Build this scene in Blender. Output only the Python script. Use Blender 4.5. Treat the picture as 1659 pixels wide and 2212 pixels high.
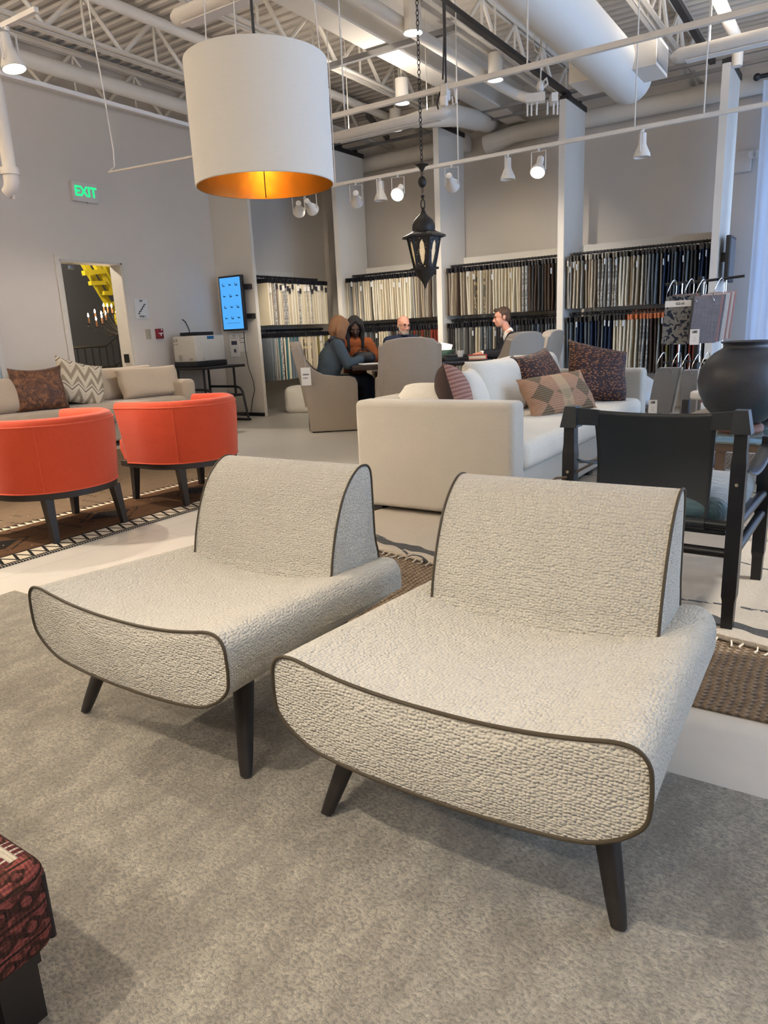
import bpy, bmesh, math, random
import numpy as np
from mathutils import Vector, Matrix, Euler, noise as mnoise
PI = math.pi
R_ = random.Random(7)
scn = bpy.context.scene
COL = scn.collection
for o in list(bpy.data.objects):
    bpy.data.objects.remove(o)

# ------------------------------------------------------------------ camera
CAMR = np.array([[0.838658, 0.096204, -0.536095], [0.542795, -0.228988, 0.808046], [-0.045022, -0.968664, -0.244262]])   # rows: world axes seen from the camera
FPX = 1533.0
CAMH = 1.10
cd = bpy.data.cameras.new('camera')
cam = bpy.data.objects.new('camera', cd)
COL.objects.link(cam)
cd.sensor_fit = 'HORIZONTAL'
cd.sensor_width = 36.0
cd.lens = FPX / 1659.0 * 36.0
cd.clip_start = 0.02
cd.clip_end = 100
_m = Matrix.Identity(4)
for i in range(3):
    _m[i][0] = CAMR[i, 0]
    _m[i][1] = -CAMR[i, 1]
    _m[i][2] = -CAMR[i, 2]
_m.translation = (0, 0, CAMH)
cam.matrix_world = _m
scn.camera = cam

# ------------------------------------------------------------------ light
scn.view_settings.view_transform = 'Standard'
scn.view_settings.look = 'None'
scn.view_settings.gamma = 1.0
scn.view_settings.use_curve_mapping = False
scn.view_settings.exposure = 0.95
world = bpy.data.worlds.new('sky')
scn.world = world
world.use_nodes = True
bg = world.node_tree.nodes['Background']
bg.inputs['Color'].default_value = (0.50, 0.69, 1.0, 1)
bg.inputs['Strength'].default_value = 3.0


def lamp(name, kind, loc, energy, color=(1, 1, 1), aim=None, **kw):
    d = bpy.data.lights.new(name, kind)
    d.energy = energy
    d.color = color
    for k, v in kw.items():
        setattr(d, k, v)
    o = bpy.data.objects.new(name, d)
    COL.objects.link(o)
    o.location = loc
    if aim is not None:
        d_ = (Vector(aim) - Vector(loc)).normalized()
        if abs(d_.z) > 0.9999:
            o.rotation_euler = (math.pi if d_.z > 0 else 0.0, 0, 0)
        else:
            o.rotation_euler = d_.to_track_quat('-Z', 'Y').to_euler()
    return o


SUN_TO = Vector((0.66, 0.10, 0.70))
sun = lamp('sun', 'SUN', (6, 4, 6), 2.6, (1.0, 0.93, 0.82), angle=0.01)
sun.rotation_euler = SUN_TO.to_track_quat('Z', 'Y').to_euler()
# portals at the window openings and the added near one guide the sky light in
for nm, loc, aim, sx, sy in (('window_portal_side', (2.46, 5.6, 1.75), (-3, 5.6, 1.75), 5.6, 2.9), ('window_portal_back', (0.7, 10.42, 1.75), (0.7, 0, 1.75), 3.0, 2.9), ('window_portal_near', (2.46, 0.5, 1.4), (-3, 0.5, 1.4), 1.6, 1.4)):
    o = lamp(nm, 'AREA', loc, 1, aim=aim, shape='RECTANGLE', size=sx, size_y=sy)
    o.data.cycles.is_portal = True
WARM = (1.0, 0.87, 0.70)
WARM2 = (1.0, 0.86, 0.68)
NEUT = (1.0, 0.88, 0.74)


# ------------------------------------------------------------------ pixel helpers (a known plane gives the point)
def ray(px, py):
    c = CAMR @ np.array([px - 829.5, py - 1106.0, FPX])
    return c / np.linalg.norm(c)


def at(px, py, axis, v):
    r = ray(px, py)
    o = np.array([0, 0, CAMH])
    p = o + r * ((v - o[axis]) / r[axis])
    return Vector(p)


def onx(px, py, v): return at(px, py, 0, v)
def ony(px, py, v): return at(px, py, 1, v)
def onz(px, py, v): return at(px, py, 2, v)


# ------------------------------------------------------------------ mesh builder
class MB:
    def __init__(s):
        s.v = []
        s.f = []

    def add(s, vs, fs):
        n = len(s.v)
        s.v += [tuple(v) for v in vs]
        s.f += [tuple(i + n for i in f) for f in fs]
        return s

    def merge(s, o, M=None):
        vs = o.v if M is None else [M @ Vector(v) for v in o.v]
        return s.add(vs, o.f)

    def xf(s, M):
        s.v = [tuple(M @ Vector(v)) for v in s.v]
        return s

    def box(s, c, sz, rot=None):
        hx, hy, hz = sz[0] / 2, sz[1] / 2, sz[2] / 2
        vs = [Vector((x, y, z)) for z in (-hz, hz) for y in (-hy, hy) for x in (-hx, hx)]
        if rot is not None:
            vs = [rot @ v for v in vs]
        c = Vector(c)
        return s.add([v + c for v in vs], [(0, 2, 3, 1), (4, 5, 7, 6), (0, 1, 5, 4), (2, 6, 7, 3), (0, 4, 6, 2), (1, 3, 7, 5)])

    def bb(s, a, b):
        return s.box([(a[i] + b[i]) / 2 for i in range(3)], [abs(b[i] - a[i]) for i in range(3)])

    def rbox(s, c, sz, r=0.02, seg=3, rot=None, puff=0.0):
        bm = bmesh.new()
        bmesh.ops.create_cube(bm, size=1.0)
        for v in bm.verts:
            v.co = Vector((v.co.x * sz[0], v.co.y * sz[1], v.co.z * sz[2]))
        r = min(r, min(sz) * 0.49)
        bmesh.ops.bevel(bm, geom=bm.edges[:], offset=r, segments=seg, affect='EDGES', profile=0.5)
        if puff:
            bmesh.ops.subdivide_edges(bm, edges=[e for e in bm.edges if e.calc_length() > min(sz) * 0.5], cuts=5, use_grid_fill=True)
            for v in bm.verts:
                u = [1 - min(1, abs(2 * v.co[i] / sz[i])) ** 2 for i in range(3)]
                d = Vector((u[1] * u[2] * v.co.x / sz[0] * 2, u[0] * u[2] * v.co.y / sz[1] * 2, u[0] * u[1] * v.co.z / sz[2] * 2))
                v.co += d * puff
        bm.verts.index_update()
        vs = [v.co.copy() for v in bm.verts]
        if rot is not None:
            vs = [rot @ v for v in vs]
        c = Vector(c)
        s.add([v + c for v in vs], [[v.index for v in f.verts] for f in bm.faces])
        bm.free()
        return s

    def rings(s, rings, closed=True, cap0=True, cap1=True, loop=False):
        n = len(rings[0])
        b = len(s.v)
        for r in rings:
            s.v += [tuple(p) for p in r]
        m = len(rings)
        for i in range(m if loop else m - 1):
            i2 = (i + 1) % m
            for j in range(n if closed else n - 1):
                k = (j + 1) % n
                s.f.append((b + i * n + j, b + i * n + k, b + i2 * n + k, b + i2 * n + j))
        if not loop and closed:
            if cap0: s.f.append(tuple(b + j for j in reversed(range(n))))
            if cap1: s.f.append(tuple(b + (m - 1) * n + j for j in range(n)))
        return s

    def cyl(s, p0, p1, r0, r1=None, n=16, cap0=True, cap1=True):
        r1 = r0 if r1 is None else r1
        p0, p1 = Vector(p0), Vector(p1)
        d = (p1 - p0).normalized()
        a = d.orthogonal().normalized()
        b = d.cross(a)
        ring = lambda p, r: [p + (a * math.cos(2 * PI * i / n) + b * math.sin(2 * PI * i / n)) * r for i in range(n)]
        return s.rings([ring(p0, r0), ring(p1, r1)], True, cap0, cap1)

    def tube(s, pts, r, n=8, loop=False, flat=None):
        P = [Vector(p) for p in pts]
        m = len(P)
        rr = r if isinstance(r, (list, tuple)) else [r] * m
        T = []
        for i in range(m):
            if loop:
                t = P[(i + 1) % m] - P[i - 1]
            else:
                t = P[min(i + 1, m - 1)] - P[max(i - 1, 0)]
            T.append(t.normalized())
        a = T[0].orthogonal().normalized()
        out = []
        for i in range(m):
            a = (a - T[i] * a.dot(T[i]))
            a = a.normalized() if a.length > 1e-6 else T[i].orthogonal().normalized()
            b = T[i].cross(a)
            out.append([P[i] + (a * math.cos(2 * PI * j / n) + b * math.sin(2 * PI * j / n)) * rr[i] for j in range(n)])
        return s.rings(out, True, True, True, loop)

    def lathe(s, prof, c=(0, 0, 0), n=32, rot=None, cap0=False, cap1=False):
        c = Vector(c)
        out = []
        for r, z in prof:
            ring = [Vector((r * math.cos(2 * PI * j / n), r * math.sin(2 * PI * j / n), z)) for j in range(n)]
            if rot is not None:
                ring = [rot @ v for v in ring]
            out.append([v + c for v in ring])
        return s.rings(out, True, cap0, cap1)

    def prism(s, pts, fn, w0, w1):
        a = [fn(u, v, w0) for u, v in pts]
        b = [fn(u, v, w1) for u, v in pts]
        return s.rings([a, b])

    def surf(s, fn, nu, nv, cu=False, cv=False):
        b = len(s.v)
        for i in range(nu):
            for j in range(nv):
                u = i / (nu if cu else nu - 1)
                v = j / (nv if cv else nv - 1)
                s.v.append(tuple(fn(u, v)))
        for i in range(nu if cu else nu - 1):
            for j in range(nv if cv else nv - 1):
                i2, j2 = (i + 1) % nu, (j + 1) % nv
                s.f.append((b + i * nv + j, b + i2 * nv + j, b + i2 * nv + j2, b + i * nv + j2))
        return s

    def ell(s, c, rad, rot=None, nu=20, nv=12):
        c = Vector(c)
        rad = (rad,) * 3 if isinstance(rad, (int, float)) else rad
        rings = []
        for i in range(1, nv):
            t = PI * i / nv
            ring = [Vector((rad[0] * math.sin(t) * math.cos(2 * PI * j / nu), rad[1] * math.sin(t) * math.sin(2 * PI * j / nu), -rad[2] * math.cos(t))) for j in range(nu)]
            if rot is not None:
                ring = [rot @ v for v in ring]
            rings.append([v + c for v in ring])
        return s.rings(rings)

    def cap(s, p0, p1, r0, r1=None, n=14):
        r1 = r0 if r1 is None else r1
        s.cyl(p0, p1, r0, r1, n)
        s.ell(p0, r0, nu=n, nv=8)
        s.ell(p1, r1, nu=n, nv=8)
        return s

    def chain(s, pts, rs, n=12):
        for i in range(len(pts) - 1):
            s.cap(pts[i], pts[i + 1], rs[i], rs[i + 1], n)
        return s

    def cushion(s, w, h, t, pinch=0.06, sag=0.0, seed=0, n=16, c=(0, 0, 0), rot=None, pw=0.5, ex=2.6):
        """pillow standing in XZ (x width, z height, y thickness), base at z=0"""
        rr = random.Random(seed)
        ph = [rr.uniform(0, 6) for _ in range(4)]
        c = Vector(c)

        def pt(u, v, sg):
            a, b = 2 * u - 1, 2 * v - 1
            x = a * w / 2 * (1 - pinch * (1 - abs(b) ** 2.0) * abs(a) ** 2)
            z = b * h / 2 * (1 - pinch * (1 - abs(a) ** 2.0) * abs(b) ** 2)
            e = max(0, (1 - abs(a) ** ex) * (1 - abs(b) ** ex)) ** pw
            y = sg * t / 2 * e * (1 + 0.06 * math.sin(3 * a + ph[0]) * math.sin(4 * b + ph[1]))
            z -= sag * (1 - a * a) * max(0, b) * h
            x += 0.01 * math.sin(5 * b + ph[2]) * w * abs(a)
            p = Vector((x, y, z + h / 2))
            if rot is not None:
                p = rot @ p
            return p + c
        vs = []
        idx = {}
        N = n
        for sg in (1, -1):
            for i in range(N + 1):
                for j in range(N + 1):
                    edge = i in (0, N) or j in (0, N)
                    if sg == -1 and edge:
                        idx[(sg, i, j)] = idx[(1, i, j)]
                        continue
                    idx[(sg, i, j)] = len(vs)
                    vs.append(pt(i / N, j / N, sg))
        fs = []
        for sg in (1, -1):
            for i in range(N):
                for j in range(N):
                    q = (idx[(sg, i, j)], idx[(sg, i, j + 1)], idx[(sg, i + 1, j + 1)], idx[(sg, i + 1, j)])
                    fs.append(q if sg == 1 else q[::-1])
        return s.add(vs, fs)

    def mesh(s, name, smooth=True, angle=38):
        me = bpy.data.meshes.new(name)
        me.from_pydata([tuple(v) for v in s.v], [], s.f)
        me.validate(clean_customdata=False)
        bm = bmesh.new()
        bm.from_mesh(me)
        bmesh.ops.recalc_face_normals(bm, faces=bm.faces[:])
        bm.to_mesh(me)
        bm.free()
        if smooth:
            me.shade_smooth()
            if angle: me.set_sharp_from_angle(angle=math.radians(angle))
        me.update()
        return me


def link(name, me, mat=None, parent=None):
    o = bpy.data.objects.new(name, me)
    COL.objects.link(o)
    if mat is not None and me is not None and not me.materials:
        me.materials.append(mat)
    if parent is not None:
        o.parent = parent
    return o


def part(name, mb, mat, parent, smooth=True, angle=38, label=None):
    o = link(name, mb.mesh(name, smooth, angle), mat, parent)
    if label: o['label'] = label
    return o


def tag(o, label, cat, group=None, kind=None):
    o['label'] = label
    o['category'] = cat
    if group: o['group'] = group
    if kind: o['kind'] = kind
    return o


def thing(name, label, cat, loc=(0, 0, 0), rz=0.0, group=None):
    o = bpy.data.objects.new(name, None)
    COL.objects.link(o)
    o.empty_display_size = 0.1
    o.location = loc
    o.rotation_euler = (0, 0, rz)
    return tag(o, label, cat, group)


def single(name, mb, mat, label, cat, loc=(0, 0, 0), rz=0.0, group=None, smooth=True, angle=38):
    """a thing that is one mesh; geometry is given relative to loc"""
    o = link(name, mb.mesh(name, smooth, angle), mat)
    o.location = loc
    o.rotation_euler = (0, 0, rz)
    return tag(o, label, cat, group)


def struct(name, mb, mat, parent=None, smooth=False):
    o = link(name, mb.mesh(name, smooth), mat, parent)
    if parent is None: o['kind'] = 'structure'
    return o


def dup(root, loc=None, rz=None, label=None, group=None):
    def cp(o, par):
        c = o.copy()
        COL.objects.link(c)
        if par is not None:
            c.parent = par
        for ch in kids.get(o.name, []):
            cp(ch, c)
        return c
    kids = {}
    for ch in root.children_recursive:
        kids.setdefault(ch.parent.name, []).append(ch)
    r = cp(root, None)
    if loc is not None: r.location = loc
    if rz is not None: r.rotation_euler = (0, 0, rz)
    if label: r['label'] = label
    if group: r['group'] = group
    return r


def text_mb(txt, size, fn, depth=0.0015, bold=0.0, align='CENTER'):
    """lettering as real geometry; fn maps (u right, v up, w out) to xyz"""
    cu = bpy.data.curves.new('t', 'FONT')
    cu.body = txt
    cu.size = size
    cu.align_x = align
    cu.align_y = 'CENTER'
    cu.extrude = depth
    cu.offset = bold
    cu.resolution_u = 3
    o = bpy.data.objects.new('t', cu)
    COL.objects.link(o)
    dg = bpy.context.evaluated_depsgraph_get()
    me = bpy.data.meshes.new_from_object(o.evaluated_get(dg))
    mb = MB()
    mb.add([fn(v.co.x, v.co.y, v.co.z) for v in me.vertices], [tuple(p.vertices) for p in me.polygons])
    bpy.data.objects.remove(o)
    bpy.data.curves.remove(cu)
    bpy.data.meshes.remove(me)
    return mb


def remesh(mb, voxel, smooth_it=4, name='body'):
    me = mb.mesh(name, False)
    o = bpy.data.objects.new('tmp', me)
    COL.objects.link(o)
    m = o.modifiers.new('r', 'REMESH')
    m.mode = 'VOXEL'
    m.voxel_size = voxel
    if smooth_it:
        s = o.modifiers.new('s', 'SMOOTH')
        s.iterations = smooth_it
        s.factor = 0.5
    dg = bpy.context.evaluated_depsgraph_get()
    out = bpy.data.meshes.new_from_object(o.evaluated_get(dg))
    bpy.data.objects.remove(o)
    bpy.data.meshes.remove(me)
    out.name = name
    out.materials.clear()
    out.shade_smooth()
    return out


def rotz(a): return Matrix.Rotation(a, 3, 'Z')
def rotx(a): return Matrix.Rotation(a, 3, 'X')
def roty(a): return Matrix.Rotation(a, 3, 'Y')
def rad(d): return math.radians(d)


# ------------------------------------------------------------------ materials
class X:
    """node expression"""
    def __init__(s, nt, sock): s.nt, s.k = nt, sock

    def _m(s, op, b=None, c=None, rev=False):
        n = s.nt.nodes.new('ShaderNodeMath')
        n.operation = op
        args = [s, b, c]
        if rev: args = [b, s, c]
        for i, a in enumerate(args):
            if a is None: continue
            if isinstance(a, X): s.nt.links.new(a.k, n.inputs[i])
            else: n.inputs[i].default_value = a
        return X(s.nt, n.outputs[0])
    def __add__(s, b): return s._m('ADD', b)
    __radd__ = __add__
    def __sub__(s, b): return s._m('SUBTRACT', b)
    def __rsub__(s, b): return s._m('SUBTRACT', b, rev=True)
    def __mul__(s, b): return s._m('MULTIPLY', b)
    __rmul__ = __mul__
    def __truediv__(s, b): return s._m('DIVIDE', b)
    def __gt__(s, b): return s._m('GREATER_THAN', b)
    def __lt__(s, b): return s._m('LESS_THAN', b)
    def abs(s): return s._m('ABSOLUTE')
    def sin(s): return s._m('SINE')
    def fract(s): return s._m('FRACT')
    def floor(s): return s._m('FLOOR')
    def tri(s, scale=1.0): return s._m('PINGPONG', scale)
    def max(s, b): return s._m('MAXIMUM', b)
    def min(s, b): return s._m('MINIMUM', b)
    def pow(s, b): return s._m('POWER', b)
    def clamp(s):
        r = s._m('ADD', 0.0)
        r.k.node.use_clamp = True
        return r


class Mat:
    def __init__(s, name, rough=0.7, metal=0.0, sheen=0.0, spec=0.5, coat=0.0):
        s.m = bpy.data.materials.new(name)
        s.m.use_nodes = True
        s.nt = s.m.node_tree
        s.b = s.nt.nodes['Principled BSDF']
        s.b.inputs['Roughness'].default_value = rough
        s.b.inputs['Metallic'].default_value = metal
        s.b.inputs['Specular IOR Level'].default_value = spec
        if sheen:
            s.b.inputs['Sheen Weight'].default_value = sheen
            s.b.inputs['Sheen Roughness'].default_value = 0.5
        if coat: s.b.inputs['Coat Weight'].default_value = coat
        tc = s.nt.nodes.new('ShaderNodeTexCoord')
        s.co = tc.outputs['Object']

    def xyz(s, co=None):
        n = s.nt.nodes.new('ShaderNodeSeparateXYZ')
        s.nt.links.new(co or s.co, n.inputs[0])
        return [X(s.nt, n.outputs[i]) for i in range(3)]

    def map(s, scale=(1, 1, 1), rot=(0, 0, 0), co=None):
        n = s.nt.nodes.new('ShaderNodeMapping')
        s.nt.links.new(co or s.co, n.inputs['Vector'])
        n.inputs['Scale'].default_value = scale
        n.inputs['Rotation'].default_value = rot
        return n.outputs[0]

    def noise(s, scale, detail=2.0, rough=0.5, co=None, dist=0.0):
        n = s.nt.nodes.new('ShaderNodeTexNoise')
        s.nt.links.new(co or s.co, n.inputs['Vector'])
        n.inputs['Scale'].default_value = scale
        n.inputs['Detail'].default_value = detail
        n.inputs['Roughness'].default_value = rough
        n.inputs['Distortion'].default_value = dist
        return X(s.nt, n.outputs['Fac'])

    def voro(s, scale, co=None, feature='F1', rnd=1.0, out='Distance', metric='EUCLIDEAN'):
        n = s.nt.nodes.new('ShaderNodeTexVoronoi')
        n.feature = feature
        n.distance = metric
        s.nt.links.new(co or s.co, n.inputs['Vector'])
        n.inputs['Scale'].default_value = scale
        n.inputs['Randomness'].default_value = rnd
        return X(s.nt, n.outputs[out])

    def warp(s, scale, amt, co=None):
        n = s.nt.nodes.new('ShaderNodeTexNoise')
        s.nt.links.new(co or s.co, n.inputs['Vector'])
        n.inputs['Scale'].default_value = scale
        n.inputs['Detail'].default_value = 1
        a = s.nt.nodes.new('ShaderNodeVectorMath')
        a.operation = 'MULTIPLY_ADD'
        s.nt.links.new(n.outputs['Color'], a.inputs[0])
        a.inputs[1].default_value = (amt,) * 3
        s.nt.links.new(co or s.co, a.inputs[2])
        return a.outputs[0]

    def mix(s, fac, a, b):
        n = s.nt.nodes.new('ShaderNodeMix')
        n.data_type = 'RGBA'
        for sock, v in ((n.inputs[0], fac), (n.inputs[6], a), (n.inputs[7], b)):
            if isinstance(v, X): s.nt.links.new(v.k, sock)
            elif isinstance(v, (int, float)): sock.default_value = v
            elif isinstance(v, (tuple, list)): sock.default_value = (*v[:3], 1)
            else: s.nt.links.new(v, sock)
        return n.outputs[2]

    def color(s, c):
        if isinstance(c, (tuple, list)): s.b.inputs['Base Color'].default_value = (*c[:3], 1)
        else: s.nt.links.new(c, s.b.inputs['Base Color'])
        return s

    def rough(s, x):
        s.nt.links.new(x.k, s.b.inputs['Roughness'])
        return s

    def bump(s, h, dist=0.002, strength=1.0):
        n = s.nt.nodes.new('ShaderNodeBump')
        n.inputs['Strength'].default_value = strength
        n.inputs['Distance'].default_value = dist
        s.nt.links.new(h.k, n.inputs['Height'])
        s.nt.links.new(n.outputs[0], s.b.inputs['Normal'])
        return s

    def emit(s, c, strength):
        if isinstance(c, (tuple, list)): s.b.inputs['Emission Color'].default_value = (*c[:3], 1)
        else: s.nt.links.new(c, s.b.inputs['Emission Color'])
        s.b.inputs['Emission Strength'].default_value = strength
        return s


def srgb(r, g, b):
    f = lambda c: (c / 255 / 12.92) if c / 255 <= 0.04045 else ((c / 255 + 0.055) / 1.055) ** 2.4
    return (f(r), f(g), f(b))


_cache = {}


def plain(name, col, rough=0.6, metal=0.0, nscale=14.0, var=0.06, bump=0.0, bscale=200.0, sheen=0.0, spec=0.5, coat=0.0):
    if name in _cache: return _cache[name]
    m = Mat(name, rough, metal, sheen, spec, coat)
    n = m.noise(nscale, 3)
    lo = tuple(c * (1 - var) for c in col)
    hi = tuple(min(1, c * (1 + var)) for c in col)
    m.color(m.mix(n, lo, hi))
    if bump:
        m.bump(m.noise(bscale, 2), bump)
    _cache[name] = m.m
    return m.m


def cloth(name, col, col2=None, scale=700.0, bump=0.0006, rough=0.9, sheen=0.25, var=0.12):
    """plain woven cloth: two crossing thread waves"""
    if name in _cache: return _cache[name]
    m = Mat(name, rough, sheen=sheen, spec=0.25)
    w = m.xyz(m.warp(20, 0.004))
    a = (w[0] * scale).sin() + (w[1] * scale).sin() + (w[2] * scale).sin()
    n = m.noise(90, 3)
    n2 = m.noise(6, 2)
    lo = tuple(c * (1 - var) for c in col)
    hi = col2 or tuple(min(1, c * (1 + var)) for c in col)
    m.color(m.mix(n * 0.6 + n2 * 0.4, lo, hi))
    m.bump(a * 0.3 + m.noise(250, 2) * 1.2, bump)
    _cache[name] = m.m
    return m.m


def glow(name, col, strength, base=(0.8, 0.8, 0.8)):
    if name in _cache: return _cache[name]
    m = Mat(name, 0.5)
    m.color(base)
    m.emit(col, strength)
    _cache[name] = m.m
    return m.m


WHITE_MET = plain('white_painted_metal', (0.62, 0.60, 0.57), 0.5)
BLACK_MET = plain('black_metal', (0.012, 0.012, 0.014), 0.42, 0.0)
DARK_WOOD = plain('dark_stained_wood', (0.017, 0.013, 0.011), 0.42, nscale=40, var=0.3)
STEEL = plain('galvanised_steel', (0.30, 0.30, 0.31), 0.35, 0.9)
CHROME = plain('chrome_wire', (0.75, 0.76, 0.78), 0.12, 1.0)
PAPER = plain('white_paper', (0.84, 0.83, 0.80), 0.7)
INK = plain('black_ink', (0.012, 0.012, 0.012), 0.6)

# ================================================================== SETTING
XL, YB, XR, YF, ZC = -7.88, 10.4, 2.4, -4.0, 4.40
wall_m = plain('painted_wall', (0.62, 0.575, 0.525), 0.85, nscale=3, var=0.03, bump=0.0004, bscale=300)
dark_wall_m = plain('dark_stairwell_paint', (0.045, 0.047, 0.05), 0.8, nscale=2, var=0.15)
trim_m = plain('cream_door_trim', (0.60, 0.57, 0.51), 0.55)
deck_m = plain('painted_roof_deck', (0.56, 0.52, 0.47), 0.7, nscale=5, var=0.04)
ceil_m = plain('painted_ceiling_steel', (0.66, 0.625, 0.57), 0.6, nscale=6, var=0.04)
panel_m = plain('painted_panel', (0.66, 0.63, 0.58), 0.8, nscale=3, var=0.03)

fm = Mat('polished_concrete', 0.3, spec=0.4)
n1, n2 = fm.noise(0.9, 4), fm.noise(14, 4)
fx = fm.xyz()
joint = ((fx[0] * (1 / 1.5) + 0.31).fract() < 0.003).max((fx[1] * (1 / 1.5) + 0.2).fract() < 0.003)
fm.color(fm.mix(joint * 0.5, fm.mix(n1 * 0.6 + n2 * 0.4, (0.46, 0.44, 0.395), (0.62, 0.595, 0.54)), (0.2, 0.19, 0.17)))
fm.rough(n2 * 0.16 + 0.24)
mb = MB().bb((-11.5, YF, -0.1), (XR + 0.2, YB + 0.2, 0))
struct('floor', mb, fm.m)

# left wall with the doorway
DY0, DY1, DZ = 5.284, 6.15, 2.10
mb = MB()
mb.bb((XL - 0.2, YF, 0), (XL, DY0, ZC)).bb((XL - 0.2, DY1, 0), (XL, YB, ZC)).bb((XL - 0.2, DY0, DZ), (XL, DY1, ZC))
struct('wall_left', mb, wall_m)
mb = MB()
mb.bb((XL - 0.2, YB, 0), (-0.8, YB + 0.2, ZC)).bb((-0.8, YB, 3.2), (2.2, YB + 0.2, ZC)).bb((-0.8, YB, 0), (2.2, YB + 0.2, 0.3)).bb((2.2, YB, 0), (XR + 0.2, YB + 0.2, ZC))
struct('wall_back', mb, wall_m)
mb = MB()
mb.bb((XR, YF, 0), (XR + 0.2, -0.3, ZC)).bb((XR, 1.3, 0), (XR + 0.2, 2.8, ZC)).bb((XR, -0.3, 2.1), (XR + 0.2, 1.3, ZC)).bb((XR, -0.3, 0), (XR + 0.2, 1.3, 0.7)).bb((XR, 8.4, 0), (XR + 0.2, YB, ZC)).bb((XR, 2.8, 3.2), (XR + 0.2, 8.4, ZC)).bb((XR, 2.8, 0), (XR + 0.2, 8.4, 0.3))
struct('wall_right', mb, wall_m)
struct('wall_front', MB().bb((XL - 0.2, YF - 0.2, 0), (XR + 0.2, YF, ZC)), wall_m)
# windows: frames with glazing bars
glass = Mat('window_glass', 0.02)
glass.color((0.9, 0.95, 1.0))
_mixs = glass.nt.nodes.new('ShaderNodeMixShader')
_tr = glass.nt.nodes.new('ShaderNodeBsdfTransparent')
_gl = glass.nt.nodes.new('ShaderNodeBsdfGlossy')
_gl.inputs['Roughness'].default_value = 0.02
_mixs.inputs[0].default_value = 0.05
glass.nt.links.new(_tr.outputs[0], _mixs.inputs[1])
glass.nt.links.new(_gl.outputs[0], _mixs.inputs[2])
glass.nt.links.new(_mixs.outputs[0], glass.nt.nodes['Material Output'].inputs[0])
fr = MB()
for y in (2.8, 4.18, 5.58, 6.98, 8.36):
    fr.bb((XR + 0.06, y, 0.3), (XR + 0.14, y + 0.05, 3.2))
for z in (0.3, 2.3, 3.15):
    fr.bb((XR + 0.06, 2.8, z), (XR + 0.14, 8.4, z + 0.05))
w1 = struct('window_1', fr, plain('dark_window_frame', (0.03, 0.03, 0.035), 0.4))
part('pane', MB().bb((XR + 0.098, 2.8, 0.3), (XR + 0.102, 8.4, 3.2)), glass.m, w1, False)
fr = MB()
for y in (-0.3, 0.5, 1.25):
    fr.bb((XR + 0.06, y, 0.7), (XR + 0.14, y + 0.05, 2.1))
for z in (0.7, 2.05):
    fr.bb((XR + 0.06, -0.3, z), (XR + 0.14, 1.3, z + 0.05))
w3 = struct('window_added', fr, plain('dark_window_frame', (0.03, 0.03, 0.035), 0.4))  # unseen near window, added for more daylight on the right chair and drum
part('pane', MB().bb((XR + 0.098, -0.3, 0.7), (XR + 0.102, 1.3, 2.1)), glass.m, w3, False)
fr = MB()
for x in (-0.8, 0.68, 2.15):
    fr.bb((x, YB + 0.06, 0.3), (x + 0.05, YB + 0.14, 3.2))
for z in (0.3, 2.3, 3.15):
    fr.bb((-0.8, YB + 0.06, z), (2.2, YB + 0.14, z + 0.05))
w2 = struct('window_2', fr, plain('dark_window_frame', (0.03, 0.03, 0.035), 0.4))
part('pane', MB().bb((-0.8, YB + 0.098, 0.3), (2.2, YB + 0.102, 3.2)), glass.m, w2, False)

# corrugated roof deck: ribs run along X
prof = []
y = YF - 0.2
while y < YB + 0.3:
    prof += [(y, ZC), (y + 0.05, ZC), (y + 0.075, ZC + 0.045), (y + 0.125, ZC + 0.045)]
    y += 0.15
mb = MB()
a = [(XL - 0.2, p[0], p[1]) for p in prof] + [(XL - 0.2, prof[-1][0], ZC + 0.2), (XL - 0.2, prof[0][0], ZC + 0.2)]
b = [(XR + 0.2, p[1], p[2]) for p in a]
mb.rings([a, b])
struct('ceiling', mb, deck_m)
# stairwell behind the doorway
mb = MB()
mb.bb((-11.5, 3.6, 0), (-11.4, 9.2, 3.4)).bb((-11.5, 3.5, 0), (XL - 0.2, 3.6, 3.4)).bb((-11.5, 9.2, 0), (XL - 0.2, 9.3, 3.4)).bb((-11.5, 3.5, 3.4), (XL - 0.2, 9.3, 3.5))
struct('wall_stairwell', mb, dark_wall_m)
# door casing and jamb
mb = MB()
for y0, y1 in ((DY0 - 0.06, DY0), (DY1, DY1 + 0.06)):
    mb.bb((XL - 0.004, y0, 0), (XL + 0.02, y1, DZ))
mb.bb((XL - 0.004, DY0 - 0.06, DZ), (XL + 0.02, DY1 + 0.06, DZ + 0.06))
d1 = struct('door_1', mb, trim_m)
jb = MB().bb((XL - 0.21, DY0 - 0.005, 0), (XL + 0.005, DY0 + 0.02, DZ)).bb((XL - 0.21, DY1 - 0.02, 0), (XL + 0.005, DY1 + 0.005, DZ)).bb((XL - 0.21, DY0, DZ - 0.02), (XL + 0.005, DY1, DZ + 0.005))
part('jamb', jb, trim_m, d1, False)
part('door_closer', MB().rbox((XL - 0.16, DY0 + 0.25, DZ - 0.06), (0.05, 0.09, 0.05), 0.008), STEEL, d1)
part('hinge', MB().box((XL - 0.10, DY1 - 0.025, 0.93), (0.09, 0.012, 0.11)), BLACK_MET, d1, False)

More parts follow.
